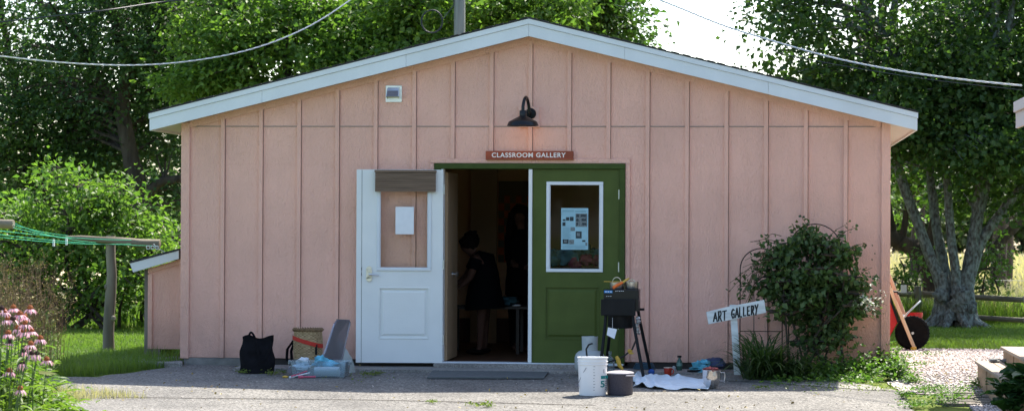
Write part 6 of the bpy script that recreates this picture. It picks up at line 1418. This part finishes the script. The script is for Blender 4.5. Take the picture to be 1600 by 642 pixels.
wild('dry_brush', 'brownish dry brush standing behind the coneflowers at the left edge', 420, (W(-40, 450, -1.5).x, W(58, 450, -1.5).x), (-2.4, -.4), .5, 1.2, 2, M['twig'], M['drybrown'], 'dry brush')

# ================================================================== PEOPLE INSIDE
def person(base, J, E, rad, label, root_v, skinm, dress=None, hair=None):
    "J joints (name -> xyz), E edges; grown into one continuous body by a skin modifier"
    names = list(J); idx = {k: i for i, k in enumerate(names)}
    S = empty('person', base, label, 'person')
    me = bpy.data.meshes.new('body'); me.from_pydata([J[k] for k in names], [(idx[a], idx[b]) for a, b in E], []); o = bpy.data.objects.new('body', me); C.objects.link(o); attach(o, S)
    me.materials.append(skinm)
    md = o.modifiers.new('skin', 'SKIN')
    for k in names: r_ = rad[k]; me.skin_vertices[0].data[idx[k]].radius = (r_, r_) if not isinstance(r_, tuple) else r_
    me.skin_vertices[0].data[idx[root_v]].use_root = True; md.use_smooth_shade = True
    sb = o.modifiers.new('sub', 'SUBSURF'); sb.levels = 2; sb.render_levels = 2
    return S
def chain_hand(J, E, rad, pre, wrist, palm_dir, side, down):
    "a palm and five bent fingers"
    w_ = Vector(J[wrist]); d = Vector(palm_dir).normalized(); s_ = Vector(side).normalized(); n_ = Vector(down).normalized()
    J[pre+'palm'] = tuple(w_+d*.055); rad[pre+'palm'] = (.030, .018); E.append((wrist, pre+'palm'))
    for i, (off, L) in enumerate(((-.027, .068), (-.009, .078), (.009, .074), (.027, .058))):
        b0 = w_+d*.085+s_*off; J[f'{pre}k{i}'] = tuple(b0); J[f'{pre}m{i}'] = tuple(b0+d*L*.5+n_*.012); J[f'{pre}t{i}'] = tuple(b0+d*L*.8+n_*.04)
        for q, r_ in (('k', .009), ('m', .008), ('t', .0065)): rad[f'{pre}{q}{i}'] = r_
        E += [(pre+'palm', f'{pre}k{i}'), (f'{pre}k{i}', f'{pre}m{i}'), (f'{pre}m{i}', f'{pre}t{i}')]
    J[pre+'th0'] = tuple(w_+d*.03-s_*.04+n_*.01); J[pre+'th1'] = tuple(w_+d*.07-s_*.055+n_*.025); rad[pre+'th0'] = .011; rad[pre+'th1'] = .008; E += [(wrist, pre+'th0'), (pre+'th0', pre+'th1')]
Yq = 1.7
def w3(px, py, dy=0): return tuple(W(px, py, Yq+dy))
fz = .045
# woman bending over the table, facing left
J = {'pelvis': w3(757, 447), 'waist': w3(758, 428), 'chest': w3(751, 408), 'neck': w3(741, 398), 'head0': w3(737, 390), 'head1': w3(731, 383), 'head2': w3(726, 379), 'face': w3(725, 388), 'nose': w3(720.5, 388.5),
     'shL': w3(744, 405, -.16), 'elL': w3(736, 432, -.2), 'wrL': w3(722, 447, -.18), 'shR': w3(744, 405, .16), 'elR': w3(730, 430, .2), 'wrR': w3(714, 444, .15),
     'hipL': w3(756, 456, -.08), 'knL': w3(752, 495, -.1), 'anL': (W(750, 534, Yq-.1).x, Yq-.1, fz+.07), 'toL': (W(742, 540, Yq-.1).x, Yq-.1, fz+.02),
     'hipR': w3(758, 456, .08), 'knR': w3(758, 495, .1), 'anR': (W(757, 534, Yq+.1).x, Yq+.1, fz+.07), 'toR': (W(748, 540, Yq+.1).x, Yq+.1, fz+.02)}
rad = dict(pelvis=.13, waist=.105, chest=.125, neck=.05, head0=.07, head1=.092, head2=.07, face=.055, nose=.012, shL=.055, elL=.04, wrL=.025, shR=.055, elR=.04, wrR=.025, hipL=.085, knL=.055, anL=.036, toL=.03, hipR=.085, knR=.055, anR=.036, toR=.03)
E = [('pelvis', 'waist'), ('waist', 'chest'), ('chest', 'neck'), ('neck', 'head0'), ('head0', 'head1'), ('head1', 'head2'), ('head1', 'face'), ('face', 'nose'), ('chest', 'shL'), ('shL', 'elL'), ('elL', 'wrL'), ('chest', 'shR'), ('shR', 'elR'), ('elR', 'wrR'), ('pelvis', 'hipL'), ('hipL', 'knL'), ('knL', 'anL'), ('anL', 'toL'), ('pelvis', 'hipR'), ('hipR', 'knR'), ('knR', 'anR'), ('anR', 'toR')]
chain_hand(J, E, rad, 'L', 'wrL', (-1, 0, -.25), (0, 1, 0), (0, 0, -1)); chain_hand(J, E, rad, 'R', 'wrR', (-1, 0, -.25), (0, -1, 0), (0, 0, -1))
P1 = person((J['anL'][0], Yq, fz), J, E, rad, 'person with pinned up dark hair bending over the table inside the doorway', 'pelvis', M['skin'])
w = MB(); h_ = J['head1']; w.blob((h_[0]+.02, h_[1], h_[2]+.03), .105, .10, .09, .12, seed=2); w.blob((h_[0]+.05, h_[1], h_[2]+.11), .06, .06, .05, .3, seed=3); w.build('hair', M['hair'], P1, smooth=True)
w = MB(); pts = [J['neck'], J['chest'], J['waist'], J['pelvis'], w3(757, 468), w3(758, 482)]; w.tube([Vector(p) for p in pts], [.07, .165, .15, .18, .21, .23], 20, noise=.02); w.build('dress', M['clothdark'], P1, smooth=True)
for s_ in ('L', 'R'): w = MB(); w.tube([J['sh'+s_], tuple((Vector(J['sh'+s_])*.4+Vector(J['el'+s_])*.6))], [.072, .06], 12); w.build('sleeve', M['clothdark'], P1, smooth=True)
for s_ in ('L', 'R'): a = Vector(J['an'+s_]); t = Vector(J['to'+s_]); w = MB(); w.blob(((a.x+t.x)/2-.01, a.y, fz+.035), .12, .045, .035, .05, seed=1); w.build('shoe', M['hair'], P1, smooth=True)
# second person standing facing us
Yq = 2.6
J = {'pelvis': w3(817, 440), 'waist': w3(816, 416), 'chest': w3(815, 385), 'neck': w3(814, 358), 'head0': w3(813, 350), 'head1': w3(812.5, 339), 'head2': w3(812.5, 331), 'nose': (W(812.5, 343, Yq).x, Yq-.115, W(812.5, 343, Yq).z),
     'shL': w3(799, 368), 'elL': w3(797, 405, -.02), 'wrL': w3(804, 412, -.25), 'shR': w3(830, 368), 'elR': w3(836, 405), 'wrR': w3(828, 415, -.25),
     'hipL': w3(806, 452), 'knL': w3(806, 495), 'anL': (W(806, 500, Yq).x, Yq, fz+.08), 'toL': (W(806, 500, Yq).x, Yq-.16, fz+.025), 'hipR': w3(826, 452), 'knR': w3(826, 495), 'anR': (W(826, 500, Yq).x, Yq, fz+.08), 'toR': (W(827, 500, Yq).x, Yq-.16, fz+.025)}
rad.update(head0=.062, head1=.095, head2=.085, chest=(.15, .11)); rad = {k: v for k, v in rad.items() if k in J}
E = [('pelvis', 'waist'), ('waist', 'chest'), ('chest', 'neck'), ('neck', 'head0'), ('head0', 'head1'), ('head1', 'head2'), ('head1', 'nose'), ('chest', 'shL'), ('shL', 'elL'), ('elL', 'wrL'), ('chest', 'shR'), ('shR', 'elR'), ('elR', 'wrR'), ('pelvis', 'hipL'), ('hipL', 'knL'), ('knL', 'anL'), ('anL', 'toL'), ('pelvis', 'hipR'), ('hipR', 'knR'), ('knR', 'anR'), ('anR', 'toR')]
chain_hand(J, E, rad, 'L', 'wrL', (.2, -1, 0), (1, 0, 0), (0, 0, -1)); chain_hand(J, E, rad, 'R', 'wrR', (-.2, -1, 0), (-1, 0, 0), (0, 0, -1))
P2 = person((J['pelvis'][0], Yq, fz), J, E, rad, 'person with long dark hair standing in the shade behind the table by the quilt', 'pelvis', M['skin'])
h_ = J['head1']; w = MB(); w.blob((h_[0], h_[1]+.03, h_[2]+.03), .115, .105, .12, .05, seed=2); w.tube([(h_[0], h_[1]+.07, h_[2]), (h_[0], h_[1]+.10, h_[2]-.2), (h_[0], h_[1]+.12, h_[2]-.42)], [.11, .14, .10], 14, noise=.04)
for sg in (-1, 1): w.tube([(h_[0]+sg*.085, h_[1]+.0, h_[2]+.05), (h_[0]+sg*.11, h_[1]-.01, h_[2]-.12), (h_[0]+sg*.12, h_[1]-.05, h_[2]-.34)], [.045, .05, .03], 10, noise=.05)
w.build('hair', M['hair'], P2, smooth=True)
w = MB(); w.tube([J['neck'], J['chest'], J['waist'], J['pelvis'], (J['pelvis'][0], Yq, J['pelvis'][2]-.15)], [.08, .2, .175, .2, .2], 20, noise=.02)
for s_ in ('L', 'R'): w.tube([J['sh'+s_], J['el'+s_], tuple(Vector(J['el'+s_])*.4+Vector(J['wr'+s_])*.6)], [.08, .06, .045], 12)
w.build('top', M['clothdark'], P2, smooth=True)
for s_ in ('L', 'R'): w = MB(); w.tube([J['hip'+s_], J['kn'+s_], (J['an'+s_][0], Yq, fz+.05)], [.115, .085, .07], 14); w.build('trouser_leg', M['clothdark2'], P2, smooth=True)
# table with things on it
Yt_ = 2.15; zt_ = W(760, 478, Yt_-.2).z; xa = W(700, 478, Yt_).x; xb = W(840, 478, Yt_).x
S = empty('work_table', ((xa+xb)/2, Yt_, fz), 'low dark work table just inside the open doorway', 'table')
w = MB(); w.box(xa, xb, Yt_-.28, Yt_+.28, zt_-.03, zt_); w.build('table_top', M['tabledark'], S, bevel=.004)
for x_ in (xa+.08, xb-.2):
    for y_ in (Yt_-.24, Yt_+.24): w = MB(); w.box(x_-.018, x_+.018, y_-.018, y_+.018, .041, zt_-.031); w.build('leg', M['tabledark'], S)
w = MB(); p = W(795, 470, Yt_); w.blob((p.x, Yt_-.1, zt_+.05), .13, .1, .05, .3, seed=3, zmin=zt_+.001); tag(w.build('cloth_heap', M['pile_teal'], smooth=True), 'crumpled dark heap of cloth on the right of the work table', 'cloth')
w = MB(); p = W(808, 476, Yt_-.2); w.blob((p.x, Yt_-.22, zt_+.012), .05, .03, .011, .1, seed=3, zmin=zt_+.001); tag(w.build('paper_scrap', M['paper'], smooth=True), 'small pale scrap at the front edge of the work table', 'paper')


# unseen trees added behind the camera to darken the reflections in the window panes
for i, (x, y, s_) in enumerate(((-16, -62, 1.0), (-5, -66, 1.2), (6, -60, .9), (16, -64, 1.1), (27, -60, 1.0), (-28, -60, 1.1))):
    tree('unseen_yard_tree', 'unseen leafy tree added across the yard '+['far to the left', 'left of centre', 'nearest the middle', 'right of centre', 'far to the right', 'farthest left of all'][i]+', behind the viewer', 'tree', (x, y, -.12), [([(x, y, -.2), (x+.1, y, 3), (x, y, 6)], .28, .1)], [((x, y, 4.6*s_), (4.6, 2.2, 3.6*s_), 260)], M['L_mid'], M['bark'], ln=.34, nper=26, spread=.5, seed=90+i, twigs=.05, group='unseen trees added across the yard')
# ================================================================== WORLD, SUN
SUN = Vector((.33, .65, 1.0)).normalized()
w = bpy.data.worlds.new('World'); sc.world = w; w.use_nodes = True; nt = w.node_tree
bg = nt.nodes['Background']; sky = nt.nodes.new('ShaderNodeTexSky'); sky.sky_type = 'NISHITA'; sky.sun_disc = False
sky.sun_elevation = math.asin(SUN.z); sky.sun_rotation = math.atan2(SUN.x, SUN.y); sky.dust_density = 1.5; sky.air_density = 1.0; sky.ozone_density = 1.0
nt.links.new(sky.outputs[0], bg.inputs[0]); bg.inputs[1].default_value = .14
sl = bpy.data.lights.new('sun', 'SUN'); sl.energy = 4.5; sl.angle = R(.55); sl.color = (1, .93, .82)
so = bpy.data.objects.new('sun', sl); C.objects.link(so); so.rotation_euler = SUN.to_track_quat('Z', 'Y').to_euler()
sc.view_settings.view_transform = 'Standard'; sc.view_settings.look = 'None'; sc.view_settings.exposure = 1.42; sc.view_settings.gamma = 1
sc.render.engine = 'CYCLES'; sc.cycles.max_bounces = 8; sc.cycles.transparent_max_bounces = 16
